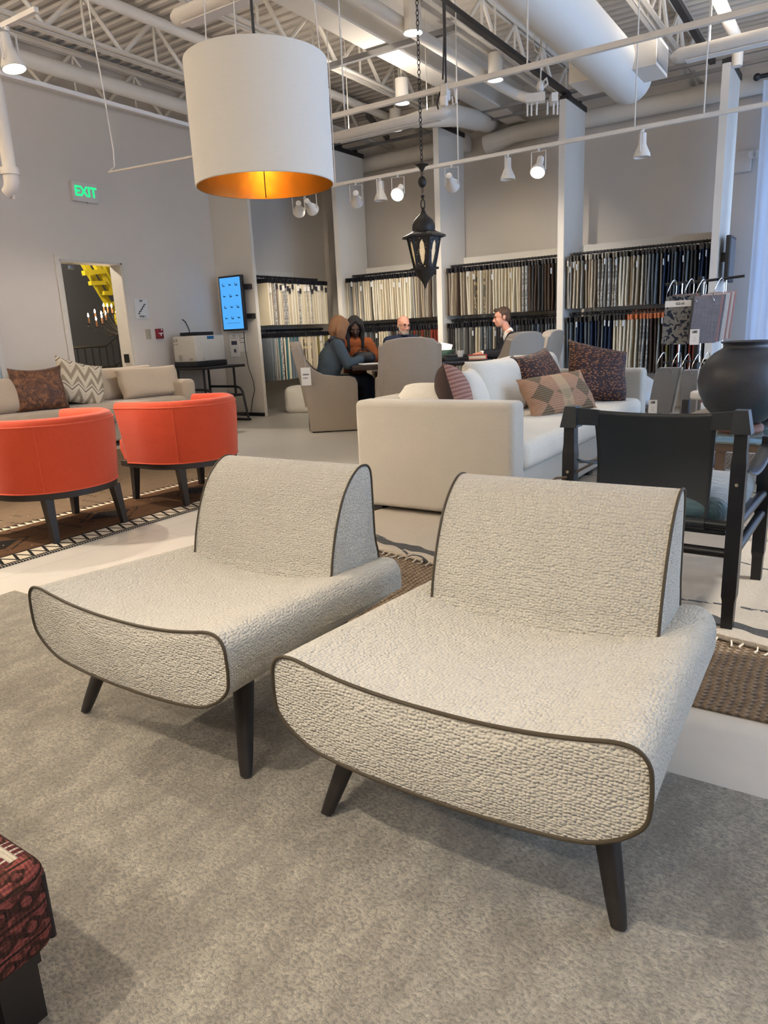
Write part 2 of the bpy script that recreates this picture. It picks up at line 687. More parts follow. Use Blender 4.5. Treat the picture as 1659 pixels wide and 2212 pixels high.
# wing wall carrying the screen and four partition panels between the fabric bays
struct('wall_wing', MB().bb((XL, 7.77, 0), (-7.16, 7.83, ZC)), panel_m)
PX = [-6.71, -4.98, -3.24, -1.45]
PY, PT = 9.17, 3.72
where = ['nearest the corner bay', 'left of the tall middle bay', 'between the two right bays', 'beside the window curtain']
for x, w in zip(PX, where):
    t = thing('partition_panel', 'tall white partition panel %s' % w, 'partition', (x, PY, 0))
    part('panel', MB().bb((-0.04, 0, 0), (0.04, 0.74, PT)), panel_m, t, False)
    ch = MB().bb((-0.055, 0.06, PT + 0.002), (0.055, 0.76, PT + 0.06))
    for yy in (0.2, 0.6):
        ch.bb((-0.03, yy - 0.03, PT + 0.06), (0.03, yy + 0.03, PT + 0.10))
    part('top_channel', ch, BLACK_MET, t, False)
# low backing boards behind the rails
for x0, x1, nm in ((PX[0] + 0.042, PX[1] - 0.042, 1), (PX[1] + 0.042, PX[2] - 0.042, 2), (PX[2] + 0.042, PX[3] - 0.042, 3)):
    struct('trim_%d' % nm, MB().bb((x0, 9.86, 0), (x1, 9.90, 2.11)), panel_m)
struct('trim_4', MB().bb((XL + 0.01, 7.84, 0), (XL + 0.05, 9.45, 2.12)), panel_m)
struct('baseboard_wing', MB().bb((XL, 7.75, 0), (-7.16, 7.769, 0.05)), BLACK_MET)
struct('baseboard_left', MB().bb((XL, YF, 0), (XL + 0.012, DY0 - 0.07, 0.1)).bb((XL, DY1 + 0.07, 0), (XL + 0.012, 7.75, 0.1)), trim_m)

# ================================================================== CEILING SERVICES
JW = ['along the left wall', 'between the left wall and the drum pendant', 'behind the drum pendant', 'left of the spiral duct', 'right of the spiral duct', 'nearest the window wall']
for x, w in zip([XL + 0.10, -6.40, -4.98, -3.48, -1.95, -0.45], JW):
    t = thing('roof_joist', 'white open web steel roof joist %s' % w, 'roof joist', (x, YF, 3.88))
    L = YB - YF - 0.05
    for nm, z in (('top_chord', 0.455), ('bottom_chord', 0.0)):
        c = MB()
        for sx in (-0.05, 0.05):
            c.bb((sx - 0.025 if sx < 0 else sx - 0.025, 0, z), (sx + 0.025, L, z + 0.008))
            c.bb((sx * 0.5 - 0.004, 0, z if z == 0 else z - 0.04), (sx * 0.5 + 0.004, L, z + 0.045 if z == 0 else z))
        part(nm, c, ceil_m, t, False)
    k = 0
    pts = []
    yy = 0.1
    while yy < L - 0.1:
        pts.append((0, yy, 0.03 if k % 2 == 0 else 0.43))
        yy += 0.42
        k += 1
    wb = MB()
    for i in range(len(pts) - 1):
        wb.cyl(pts[i], pts[i + 1], 0.022, n=6)
    for i in range(1, len(pts), 2):
        wb.cyl((0, pts[i][1], 0.03), (0, pts[i][1], 0.43), 0.014, n=6)
    part('web', wb, ceil_m, t)
# girder
t = thing('steel_girder', 'wide white steel girder running back from above the drum pendant', 'girder', (-4.26, YF, 3.84))
L = YB - YF - 0.02
part('bottom_flange', MB().bb((-0.13, 0, 0), (0.13, L, 0.022)), ceil_m, t, False)
part('web', MB().bb((-0.012, 0, 0.022), (0.012, L, 0.5)), ceil_m, t, False)
part('top_flange', MB().bb((-0.13, 0, 0.5), (0.13, L, 0.52)), ceil_m, t, False)


def pipe_run(name, pts, r, label, cat='pipe', m=None, n=14):
    o = Vector(pts[0])
    return single(name, MB().tube([Vector(p) - o for p in pts], r, n), m or ceil_m, label, cat, o)


pipe_run('ceiling_pipe', [(-6.95, YF + 0.1, 3.80), (-6.95, YB - 0.05, 3.80)], 0.075, 'thick white pipe running below the joists beside the left wall')
pipe_run('ceiling_pipe', [(-5.60, YF + 0.1, 3.92), (-5.60, YB - 0.05, 3.92)], 0.048, 'slimmer white pipe running back left of the drum pendant')
pipe_run('ceiling_pipe', [(-3.62, YF + 0.1, 3.72), (-3.62, 8.3, 3.72), (-3.55, 8.5, 3.68), (-3.35, 8.55, 3.6)], 0.055, 'white sprinkler pipe running back between the girder and the spiral duct')
pipe_run('ceiling_pipe', [(-1.22, YF + 0.1, 3.62), (-1.22, 8.2, 3.62), (-1.22, 8.3, 3.55), (-1.22, 8.3, 3.42)], 0.05, 'white pipe dropping at its end above the right partition')
pipe_run('ceiling_duct', [tuple(ony(*q_)) for q_ in ((880, 262, 8.0), (915, 256, 8.05), (950, 250, 8.2), (985, 250, 8.6), (1020, 258, 9.2), (1050, 264, 9.9), (1062, 266, 10.35))], [0.07, 0.10, 0.12, 0.12, 0.12, 0.12, 0.12], 'fat white duct elbow above the second partition', 'duct', n=20)
# pipe along the back wall
pipe_run('wall_pipe', [(-7.5, 10.2, 3.69), (-5.0, 10.2, 3.71)], 0.11, 'white pipe along the back wall left of the lantern', n=16)
pipe_run('wall_pipe', [(-4.72, 10.2, 3.64), (-4.28, 10.2, 3.71), (1.9, 10.2, 3.73)], [0.14, 0.11, 0.11], 'long white pipe along the back wall behind the right partitions', n=16)
pipe_run('riser_pipe', [(-7.22, 10.33, 0.0), (-7.22, 10.33, 3.7)], 0.033, 'thin vertical pipe on the back wall beside the corner bay')
# strut channels on the partition tops
for y, w in ((PY + 0.2, 'front'), (PY + 0.6, 'rear')):
    single('strut_channel', MB().bb((-3.4, -0.02, 0), (5.2, 0.02, 0.04)), STEEL, 'long %s metal strut channel resting across the partition tops' % w, 'strut channel', (-3.5, y, PT + 0.101), smooth=False)
single('strut_channel', MB().bb((-0.03, -2.2, 0), (0.03, 2.2, 0.05)), BLACK_MET, 'dark strut channel running back to the third partition top', 'strut channel', (-3.24, 7.15, PT + 0.065), smooth=False)
single('strut_channel', MB().bb((-0.03, -2.2, 0), (0.03, 2.2, 0.05)), BLACK_MET, 'dark strut channel running back to the right partition top', 'strut channel', (-1.62, 7.15, PT + 0.065), smooth=False)
single('strut_channel', MB().bb((-0.03, -0.6, 0), (0.03, 0.6, 0.05)), BLACK_MET, 'short dark strut channel crossing over the first two bays', 'strut channel', (-5.9, 9.2, PT + 0.142), 0.35, smooth=False)
single('strut_channel', MB().bb((-1.9, -0.025, 0), (1.5, 0.025, 0.05)), STEEL, 'shiny strut channel under the girder right of the drum pendant', 'strut channel', (-4.9, 6.7, PT + 0.06), smooth=False)

# spiral duct with two side diffusers
t = thing('spiral_duct', 'large white spiral air duct with two box diffusers at its end', 'duct', (-2.05, 7.65, 3.32))
dm = Mat('spiral_duct_paint', 0.45)
dm.color((0.66, 0.645, 0.61))
q = dm.xyz()
rib = ((q[1] * 16.0 + q[0] * 0.0).fract() - 0.5).abs()
dm.bump((rib > 0.44), 0.006)
part('duct_tube', MB().cyl((0, 0, 0), (0, -11.5, 0), 0.205, n=40), dm.m, t)
part('end_cap', MB().lathe([(0.001, 0.03), (0.17, 0.028), (0.207, 0.0), (0.207, -0.05)], (0, 0, 0), 40, rotx(-PI / 2)), dm.m, t)
for s, nm in ((1, 'right'), (-1, 'left')):
    b = MB().bb((s * 0.15, -0.62, -0.10), (s * 0.38, -0.18, 0.14))
    bx = part('diffuser', b, ceil_m, t, False)
    g = MB().bb((s * 0.381, -0.59, -0.07), (s * 0.385, -0.21, 0.11))
    part('grille', g, plain('grey_grille', (0.22, 0.22, 0.22), 0.6), bx, False)
part('hanger_rod', MB().cyl((0, -2.2, 0.2), (0, -2.2, 1.08), 0.008, n=6), ceil_m, t)

# linear pendant lights
lin_e = glow('linear_lamp_diffuser', (1.0, 0.90, 0.76), 1.2)


def linear(loc, L, label, power, down=0):
    t = thing('linear_light', label, 'linear light', loc)
    b = MB()
    rings = []
    for u, k in ((-L / 2 - 0.07, 0.25), (-L / 2 - 0.04, 0.75), (-L / 2, 1.0), (L / 2, 1.0), (L / 2 + 0.04, 0.75), (L / 2 + 0.07, 0.25)):
        rings.append([(u, 0.075 * k * math.cos(2 * PI * j / 20), 0.055 * k * math.sin(2 * PI * j / 20)) for j in range(20)])
    b.rings(rings)
    part('housing', b, WHITE_MET, t)
    part('diffuser', MB().bb((-L / 2 + 0.05, -0.045, -0.058), (L / 2 - 0.05, 0.045, -0.05)), WHITE_MET, t, False)
    for x in (-L * 0.36, L * 0.36):
        part('hanging_wire', MB().cyl((x, 0, 0.05), (x, 0, ZC - loc[2]), 0.004, n=5), ceil_m, t)
    if power:
        lamp('linear_fill', 'AREA', (loc[0], loc[1], loc[2] + 0.062), power, NEUT, aim=(loc[0], loc[1], 9), shape='RECTANGLE', size=L - 0.1, size_y=0.1)
    if down:
        lamp('linear_fill', 'AREA', (loc[0], loc[1], loc[2] - 0.07), down, NEUT, aim=(loc[0], loc[1], 0), shape='RECTANGLE', size=L - 0.1, size_y=0.1)


# uplights added on the tubes bounce soft fill off the roof deck
linear((-2.9, 3.85, 3.2), 2.2, 'white tubular linear light above the drum pendant', 20)
linear((-4.35, 6.95, 3.2), 1.35, 'white tubular linear light behind the drum pendant', 10)
linear((-0.65, 6.9, 3.2), 1.6, 'white tubular linear light near the window wall', 34)
linear((-6.0, 0.4, 3.0), 2.2, 'added tubular fill light over the beige sofa end, outside the view', 240)  # this tube and the next three are unseen, added to brighten the room
linear((-1.2, -1.8, 3.0), 2.2, 'added tubular fill light behind the camera', 30, 34)  # its downward lamp is added front fill for the slipper chairs
linear((-5.2, -2.4, 3.0), 2.2, 'added tubular fill light far left behind the camera', 80)
linear((1.2, 1.6, 3.0), 2.0, 'added tubular fill light right of the camera', 40)

# ================================================================== TRACKS AND LAMPS
bulb_on = glow('lamp_face_lit', (1.0, 0.88, 0.66), 14.0)
bulb_off = plain('lamp_face_unlit', (0.55, 0.55, 0.53), 0.25)
TW = ['nearest the drum pendant', 'second from the drum pendant', 'glaring third from the drum pendant', 'right of the lantern', 'before the third partition, unlit', 'lit and just left of the third partition', 'unlit over the right bay']
t = thing('lighting_track', 'long white lighting track crossing in front of the fabric bays', 'lighting track', (-5.27, 6.35, 2.585))
part('rail', MB().bb((0, -0.015, -0.015), (7.4, 0.015, 0.015)), WHITE_MET, t, False)
rods = [0.65, 1.85, 2.4, 3.55, 4.13, 5.0]
for x in (0.65, 2.05, 3.62, 4.13, 5.06):
    part('hanging_rod', MB().cyl((x, 0, 0.01), (x, 0, ZC - 2.585), 0.006, n=6), WHITE_MET, t)


def track_head(loc, aim, label, lit=True, power=0, group=None, size=1.0, blend=0.6, spot=1.2, rad_=0.035, col=WARM):
    """flood head in a square yoke hanging under loc"""
    t = thing('track_spotlight', label, 'spotlight', loc, 0, group)
    s = size
    d = (Vector(aim) - Vector(loc)).normalized()
    hz = Vector((d.x, d.y, 0))
    yaw = math.atan2(hz.y, hz.x) if hz.length > 1e-3 else 0
    sd = Vector((-math.sin(yaw), math.cos(yaw), 0))
    y = MB()
    w, h = 0.062 * s, 0.15 * s
    up = Vector((0, 0, 1))
    y.tube([sd * w - up * (0.02 * s + h), sd * w - up * 0.02 * s, -sd * w - up * 0.02 * s, -sd * w - up * (0.02 * s + h)], 0.005 * s, 6)
    y.cyl((0, 0, 0.0), (0, 0, -0.02 * s), 0.012 * s, n=10)
    part('yoke', y, WHITE_MET, t)
    c = -up * (0.02 * s + h * 0.92)
    q = d.to_track_quat('Z', 'Y').to_matrix()
    b = MB()
    b.lathe([(0.001, -0.135), (0.028, -0.13), (0.03, -0.05), (0.036, -0.035), (0.062, 0.02), (0.066, 0.045), (0.060, 0.046), (0.057, 0.03)], c, 24, q)
    b.v = [tuple(Vector(v) * 1.0) for v in b.v]
    if s != 1.0:
        b.v = [tuple(c + (Vector(v) - c) * s) for v in b.v]
    part('housing', b, WHITE_MET, t)
    f = MB().lathe([(0.0005, 0.040), (0.03, 0.038), (0.057, 0.03)], (0, 0, 0), 24, q)
    f.v = [tuple(c + Vector(v) * s) for v in f.v]
    part('lamp_face', f, bulb_on if lit else bulb_off, t)
    if power:
        p = Vector(loc) + c + d * 0.075 * s
        l = lamp('spot_lamp', 'SPOT', p, power, col, aim=p + d, spot_size=spot, spot_blend=blend, shadow_soft_size=rad_)
        l.data.name = 'spot_lamp'
    return t


tz = 2.57
for px, py, aim, lit, pw, w in ((770, 432, (-6.3, 9.3, 1.3), True, 70, 0), (822, 420, (-4.05, 6.35, 0), False, 0, 1), (860, 415, (-3.3, 4.3, 1.15), True, 30, 2),
                                (976, 395, (-4.1, 9.4, 1.3), True, 120, 3), (1097, 375, (-2.75, 6.35, 0), False, 0, 4), (1163, 362, (-2.3, 5.2, 1.2), True, 40, 5), (1387, 325, (-1.58, 6.35, 0), False, 0, 6)):
    x = ony(px, py, 6.35).x
    track_head((x, 6.35, tz), aim, 'white track spotlight %s' % TW[w], lit, pw)
# extra heads on the same track, mostly hidden behind the drum, washing the fabrics
for x, aim in ((-4.95, (-5.8, 9.3, 1.3)), (-5.12, (-7.3, 9.0, 1.2))):
    track_head((x, 6.35, tz), aim, 'white track spotlight hidden behind the drum pendant', True, 130, group='track spotlights behind the drum', spot=0.62)

# second track nearer the camera, with the cable cluster
t = thing('lighting_track', 'thin white track above the lantern running to the upper right corner', 'lighting track', (-3.05, 4.2, 2.50))
part('rail', MB().bb((0, -0.014, -0.014), (4.6, 0.014, 0.014)), WHITE_MET, t, False)
for x in (0.10, 1.36, 2.3, 3.0):
    part('hanging_rod', MB().cyl((x, 0, 0.01), (x, 0, ZC - 2.5), 0.005, n=6), WHITE_MET, t)
o = ony(962, 200, 4.2)
t = thing('junction_box', 'white junction box with dangling cord ends on the near track', 'junction box', o)
part('box', MB().rbox((0, 0, 0.0), (0.05, 0.05, 0.09), 0.01).rbox((0, -0.02, -0.05), (0.045, 0.04, 0.06), 0.01), WHITE_MET, t)
c = MB()
c.tube([(0.02, 0, 0.05), (0.06, 0.01, 0.0), (0.07, 0, -0.07), (0.05, 0, -0.075), (0.045, 0, -0.03)], 0.006, 6)
c.tube([(-0.02, 0, 0.03), (-0.035, 0, -0.04), (-0.02, 0, -0.09)], 0.007, 6)
part('white_cord', c, WHITE_MET, t)
c = MB()
c.tube([(0.01, 0, ZC - o.z), (0.008, 0, 0.3), (0.0, 0.01, 0.06), (-0.04, 0.0, 0.0), (-0.06, 0, -0.05), (-0.05, 0, -0.08)], 0.006, 6)
c.tube([(-0.01, 0, ZC - o.z), (0.0, 0.0, 0.3), (-0.01, -0.01, 0.07)], 0.006, 6)
part('black_cord', c, BLACK_MET, t)
# receptacle cluster with hanging prongs left of the third partition
o = ony(1167, 215, 6.0)
t = thing('receptacle_cluster', 'white electrical cluster with hanging prongs beside the spiral duct', 'electrical cluster', o)
b = MB().box((-0.02, -0.05, 0.0), (0.15, 0.09, 0.06), rotz(0.3)).box((0.10, 0.03, -0.01), (0.05, 0.13, 0.06), rotz(0.5))
part('plug_strip', b, WHITE_MET, t, False)
for dx, dy in ((-0.08, -0.07), (-0.05, -0.06), (-0.01, -0.05), (0.06, 0.0), (0.10, 0.03), (0.12, 0.06)):
    part('prong', MB().cyl((dx, dy, -0.02), (dx, dy, -0.12), 0.008, n=8), WHITE_MET, t)
part('knot', MB().ell((0, 0, 0.09), (0.03, 0.03, 0.045)).tube([(0.01, 0, 0.07), (0.06, 0, 0.10), (0.05, 0, 0.14), (0.02, 0, 0.12)], 0.009, 6), WHITE_MET, t)
c = MB().tube([(0, 0, ZC - o.z), (0, 0, 0.5), (0.005, 0, 0.25), (0, 0, 0.10)], 0.006, 6)
c.tube([(0.02 * math.sin(a * 0.8) * 3, 0.0, 0.42 + 0.10 * math.cos(a * 0.8)) for a in range(9)], 0.005, 6)
part('cord', c, WHITE_MET, t)
# sagging wire with its conduit at the left
p0, p1 = onx(235, 372, -5.2), onx(415, 333, -4.6)
o = p0
top = Vector((p0.x, p0.y, ZC))
t = thing('hanging_conduit', 'thin conduit on a bent wire hanging between the exit sign and the drum', 'conduit', o)
part('conduit', MB().cyl((0, 0, 0), tuple(ony(700, 285, p0.y) - o), 0.008, n=6), WHITE_MET, t)
part('wire', MB().tube([(0.0, 0, 0.0), (0.08, 0, 0.03), (0.09, 0, 0.15), (0.06, 0, 0.6), (0.02, 0, 1.0), tuple(top - o)], 0.006, 6), WHITE_MET, t)

# downlight cans
can_e = glow('downlight_reflector', (0.9, 0.93, 1.0), 4.0)


def can(loc, label, power=0, group=None, r=0.075):
    t = thing('downlight_can', label, 'downlight', loc, 0, group)
    part('can', MB().lathe([(r, 0.24), (r, 0.0), (r * 1.12, -0.008), (r * 1.12, 0.0)], n=28).cyl((0, 0, 0.23), (0, 0, 0.24), r, n=28), ceil_m, t)
    part('stem', MB().cyl((0, 0, 0.23), (0, 0, ZC - loc[2]), 0.012, n=8), ceil_m, t)
    part('reflector', MB().lathe([(r * 0.98, 0.0), (r * 0.6, 0.05), (0.002, 0.06)], n=28), can_e, t)
    if power:
        lamp('can_lamp', 'SPOT', (loc[0], loc[1], loc[2] - 0.02), power, NEUT, aim=(loc[0], loc[1], 0), spot_size=2.4, spot_blend=0.8, shadow_soft_size=0.12)


CANP = 16
for px, py, w in ((892, 70, 'above the girder, largest of the lit ones'), (869, 222, 'left of the lantern chain'), (1070, 172, 'left of the receptacle cluster')):
    p = onz(px, py, 3.62)
    can(p, 'white cylinder downlight %s' % w, CANP)
p = onz(855, 280, 3.70)
can(p, 'white cylinder downlight farthest back by the second partition', 8)
for x, y in ((-6.4, 1.2), (-3.2, -1.2), (-0.4, -1.6), (0.9, 1.4), (-6.6, -1.6)):  # unseen cans added as ambient fill around the camera
    can((x, y, 3.62), 'added white cylinder downlight above the near part of the showroom', 5, 'added fill downlights over the near showroom floor')

# track heads above and beside the camera that light the slipper chairs, the drum and the red chairs
for loc, aim, pw, sp in (((-1.5, -0.45, 3.1), (-0.75, 0.65, 0.1), 112, 1.0), ((-2.7, -0.45, 3.1), (-1.9, 2.2, 1.8), 7, 0.6)):  # second head is unseen fill added to brighten the drum pendant
    track_head(loc, aim, 'unseen white track spotlight near the slipper chairs', True, pw, 'track spotlights over the slipper chairs', blend=0.95, spot=sp, rad_=0.04)
single('lighting_track', MB().bb((-3.2, -0.015, -0.0), (1.6, 0.015, 0.03)), WHITE_MET, 'white track over the slipper chairs outside the view', 'lighting track', (0, -0.45, 3.1), smooth=False)
single('lighting_track', MB().bb((-0.015, -2.0, 0.0), (0.015, 3.9, 0.03)), WHITE_MET, 'white track over the red barrel chairs', 'lighting track', (-5.3, 2.3, 3.0), smooth=False)
o = Vector((-5.3, 0, 3.0))
for y, aim, pw in ((1.4, (-3.2, 2.0, 0.0), 170), (3.0, (-3.4, 3.0, 0.1), 100), (6.0, (-7.3, 4.8, 0.6), 45)):
    track_head((-5.3, y, 3.0), aim, 'white track spotlight over the red barrel chairs', True, pw, 'track spotlights over the red chairs', spot=1.3, rad_=0.035)
# lit head at the upper left corner of the view
p = ony(14, 58, 3.2)
track_head((p.x, p.y, p.z), (-4.4, 3.4, 0.0), 'lit white flood spotlight at the upper left corner', True, 25, size=1.25)
single('lighting_track', MB().bb((-1.2, -0.015, 0.0), (0.35, 0.015, 0.03)), WHITE_MET, 'white track above the upper left flood light', 'lighting track', (p.x, p.y, p.z), smooth=False)

# white drain pipe at the left edge
a, b_ = ony(-6, 150, 3.4), ony(22, 372, 3.4)
t = thing('drain_pipe', 'white drain pipe with a capped elbow end at the left edge', 'pipe', b_)
d = a - b_
part('pipe', MB().cyl((0, 0, 0), (d.x * 0 , 0, ZC - b_.z), 0.048, n=18), ceil_m, t)
part('collar', MB().cyl((0, 0, -0.02), (0, 0, 0.03), 0.066, n=20), ceil_m, t)
part('elbow', MB().tube([(0, 0, -0.01), (0, 0, -0.07), (-0.015, -0.01, -0.12), (-0.05, -0.03, -0.15)], [0.058, 0.056, 0.052, 0.042], 16), ceil_m, t)
part('drain_cap', MB().cyl((-0.005, 0, -0.15), (-0.005, 0, -0.19), 0.014, n=8), ceil_m, t)

# ================================================================== DRUM PENDANT
dc = ony(574, 403, 2.2)
DRr, DRh = 0.258, 0.415
t = thing('drum_pendant', 'huge white drum pendant lamp with a glowing gold lining', 'pendant lamp', dc)
dm = Mat('white_linen_shade', 0.85, sheen=0.1, spec=0.2)
q = dm.xyz()
dm.color(dm.mix(dm.noise(30, 3, co=dm.map((1, 1, 8))), (0.66, 0.64, 0.60), (0.70, 0.68, 0.64)))
dm.bump(dm.noise(400, 2), 0.0004)
part('shade', MB().lathe([(DRr - 0.004, 0.0), (DRr, 0.002), (DRr, DRh), (DRr - 0.004, DRh)], n=96), dm.m, t, angle=60)
gm = Mat('gold_lining', 0.24, 0.95)
gm.color(gm.mix(gm.noise(8, 2), (0.84, 0.55, 0.17), (0.95, 0.64, 0.22)))
gm.bump(gm.noise(9, 2), 0.003)
part('gold_lining', MB().lathe([(DRr - 0.005, 0.001), (DRr - 0.005, DRh - 0.001)], n=96), gm.m, t)
sa = math.atan2(1, 0) + 0.04
v0 = Vector((dc.x, dc.y, 0)).normalized()
sa = math.atan2(v0.y, v0.x) + 0.01
part('lining_seam', MB().box((math.cos(sa) * (DRr - 0.007), math.sin(sa) * (DRr - 0.007), DRh / 2), (0.003, 0.004, DRh - 0.01), rotz(sa)), plain('dark_seam', (0.08, 0.03, 0.01), 0.6), t, False)
sp = MB()
for k in range(3):
    a = k * 2 * PI / 3 + 0.5
    sp.cyl((0, 0, DRh - 0.03), (math.cos(a) * (DRr - 0.006), math.sin(a) * (DRr - 0.006), DRh - 0.03), 0.004, n=6)
part('spider', sp, STEEL, t)
part('bulb', MB().lathe([(0.012, 0.33), (0.018, 0.30), (0.032, 0.26), (0.03, 0.22), (0.001, 0.20)], n=20), glow('warm_bulb', (1.0, 0.62, 0.25), 6.0), t)
part('cord', MB().cyl((0, 0, 0.33), (0, 0, ZC - dc.z), 0.006, n=8), BLACK_MET, t)
w = MB()
for k in range(3):
    a = k * 2 * PI / 3 + 0.5
    w.cyl((math.cos(a) * (DRr - 0.02), math.sin(a) * (DRr - 0.02), DRh - 0.03), (math.cos(a) * 0.1, math.sin(a) * 0.1, ZC - dc.z), 0.0025, n=5)
part('suspension_wire', w, WHITE_MET, t)
lamp('drum_lamp', 'POINT', (dc.x, dc.y, dc.z + 0.24), 4.0, (1.0, 0.78, 0.48), shadow_soft_size=0.03)

# ================================================================== LANTERN
ld = 5.5
lb = ony(918, 596, ld)
tip = ony(915, 625, ld)
t = thing('moroccan_lantern', 'dark pierced metal lantern hanging on a chain over the white sofa', 'lantern', (lb.x, lb.y, 0))
iron = plain('dark_iron', (0.018, 0.017, 0.017), 0.5, 0.3, nscale=30, var=0.3)
zz = lambda py: ony(918, py, ld).z
S6 = 6


def hexring(r, z, ph=0.35):
    return [(r * math.cos(2 * PI * j / 6 + ph), r * math.sin(2 * PI * j / 6 + ph), z) for j in range(6)]


zt, zb = zz(510), zz(580)
rt, rb_ = 0.142, 0.088
# frame ribs and pierced side panels with a lens-shaped opening
bars = MB()
for j in range(6):
    a = hexring(rt, zt)[j]
    b = hexring(rb_, zb)[j]
    bars.cyl(a, b, 0.008, n=6)
bars.rings([hexring(rb_ + 0.03, zb - 0.01), hexring(rb_ + 0.035, zb + 0.005), hexring(rb_, zb + 0.012)])
part('frame', bars, iron, t, angle=20)
pm = Mat('pierced_iron', 0.5, 0.3)
pm.color((0.018, 0.017, 0.017))
hole = pm.voro(55, rnd=0.8)
_mx = pm.nt.nodes.new('ShaderNodeMixShader')
_tp = pm.nt.nodes.new('ShaderNodeBsdfTransparent')
pm.nt.links.new((hole < 0.17).k, _mx.inputs[0])
pm.nt.links.new(pm.b.outputs[0], _mx.inputs[1])
pm.nt.links.new(_tp.outputs[0], _mx.inputs[2])
pm.nt.links.new(_mx.outputs[0], pm.nt.nodes['Material Output'].inputs[0])
gl = Mat('frosted_lantern_glass', 0.6)
gl.color(gl.mix(gl.noise(20, 3), (0.55, 0.45, 0.30), (0.8, 0.68, 0.48)))
gl.emit(gl.mix(gl.noise(14, 3), (1.0, 0.62, 0.26), (1.0, 0.78, 0.45)), 0.16)
for j in range(6):
    A, B = Vector(hexring(rt, zt)[j]), Vector(hexring(rt, zt)[(j + 1) % 6])
    Cc, D = Vector(hexring(rb_, zb)[j]), Vector(hexring(rb_, zb)[(j + 1) % 6])
    N = 20

    def P(u, v):
        return (A.lerp(B, u)).lerp(Cc.lerp(D, u), v)
    pan = MB()
    L, R = [], []
    for k in range(N + 1):
        v = k / N
        wv = 0.0
        if 0.15 < v < 0.88:
            s = math.sin(PI * (v - 0.15) / 0.73) ** 0.6
            wv = 0.17 * s + 0.035 * abs(math.sin(3 * PI * (v - 0.15) / 0.73)) * s
        L.append((P(0, v), P(0.5 - wv, v)))
        R.append((P(0.5 + wv, v), P(1, v)))
    for S_ in (L, R):
        vs = [p for pr in S_ for p in pr]
        pan.add(vs, [(2 * k, 2 * k + 1, 2 * k + 3, 2 * k + 2) for k in range(N)])
    part('pierced_panel', pan, pm.m, t, False)
    g = MB()
    g.add([P(0.06, 0.04) * 1, P(0.94, 0.04), P(0.94, 0.96), P(0.06, 0.96)], [(0, 1, 2, 3)])
    cc = Vector((0, 0, (zt + zb) / 2))
    g.v = [tuple(cc + (Vector(v) - cc) * 0.955) for v in g.v]
    part('frosted_glass', g, gl.m, t, False)
lid = MB()
lid.rings([hexring(rt + 0.045, zt - 0.012), hexring(rt + 0.04, zt + 0.004), hexring(0.105, zt + 0.035), hexring(0.10, zt + 0.04)])
part('brim', lid, iron, t, angle=20)
zd = zt + 0.03
hh = zz(447) - zd
part('dome', MB().lathe([(0.088, zd), (0.096, zd + hh * 0.15), (0.094, zd + hh * 0.32), (0.080, zd + hh * 0.47), (0.055, zd + hh * 0.60), (0.03, zd + hh * 0.72), (0.016, zd + hh * 0.86), (0.006, zd + hh)], n=28), iron, t)
fb = zz(624)
fh = zb - fb
part('finial', MB().lathe([(rb_ + 0.005, zb - 0.005), (rb_ * 0.93, zb - fh * 0.18), (rb_ * 0.80, zb - fh * 0.36), (rb_ * 0.45, zb - fh * 0.55), (rb_ * 0.22, zb - fh * 0.72), (0.003, fb)], n=28), iron, t)
ch = MB()


def chain_links(mb, z0, z1, r=0.012, pitch=0.034):
    n = max(1, int((z1 - z0) / pitch))
    p = (z1 - z0) / n
    for k in range(n):
        zc = z0 + p * (k + 0.5)
        ax = Vector((1, 0, 0)) if k % 2 else Vector((0, 1, 0))
        mb.tube([ax * r * math.cos(a * PI / 4) + Vector((0, 0, zc + (p * 0.62) * math.sin(a * PI / 4))) for a in range(8)], 0.0032, 5, loop=True)


chain_links(ch, zz(415), zz(404))
chain_links(ch, zz(380), zz(363))
chain_links(ch, zz(353), 3.9)
ch.tube([(0.018 * math.cos(a * PI / 6), 0, zz(441) + 0.04 * math.sin(a * PI / 6)) for a in range(12)], 0.006, 6, loop=True)
ch.cyl((0, 0, 3.9), (0, 0, ZC), 0.004, n=5)
part('chain', ch, iron, t)
part('large_ball', MB().ell((0, 0, zz(392)), (0.034, 0.034, 0.045)), iron, t)
part('small_ball', MB().ell((0, 0, zz(424)), 0.016), iron, t)
z1 = zz(355)
part('canopy', MB().lathe([(0.004, z1 - 0.05), (0.012, z1 - 0.045), (0.03, z1 - 0.015), (0.058, z1 - 0.002), (0.06, z1), (0.004, z1 + 0.004)], n=24), iron, t)
lamp('lantern_lamp', 'POINT', (lb.x, lb.y, (zt + zb) / 2), 1.2, (1.0, 0.7, 0.35), shadow_soft_size=0.02)

# ================================================================== RUGS
def rug_box(sx, sy, h=0.012, nx=2, ny=2):
    return MB().rbox((0, 0, h / 2), (sx, sy, h), h * 0.45, 2)


gm = Mat('grey_wool_pile', 0.95, sheen=0.2, spec=0.15)
soft = gm.noise(5.0, 4, 0.65, co=gm.map((1.6, 0.8, 1), (0, 0, 0.2)))
blot = gm.noise(24, 4, 0.7, co=gm.map((1.0, 0.6, 1), (0, 0, 0.3)))
lw = gm.warp(50, 0.012)
loop_ = gm.noise(100, 4, 0.68, co=gm.map((1.0, 1.5, 1), (0, 0, 0.35), co=lw))
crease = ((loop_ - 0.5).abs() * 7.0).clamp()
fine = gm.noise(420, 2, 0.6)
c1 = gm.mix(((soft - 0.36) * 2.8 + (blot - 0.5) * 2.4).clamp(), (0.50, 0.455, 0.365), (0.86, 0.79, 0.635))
c2 = gm.mix(((loop_ - 0.38) * 5.0).clamp(), gm.mix(0.75, c1, (0.17, 0.155, 0.13)), c1)  # shade in the pile's creases put into the colour of the low loops
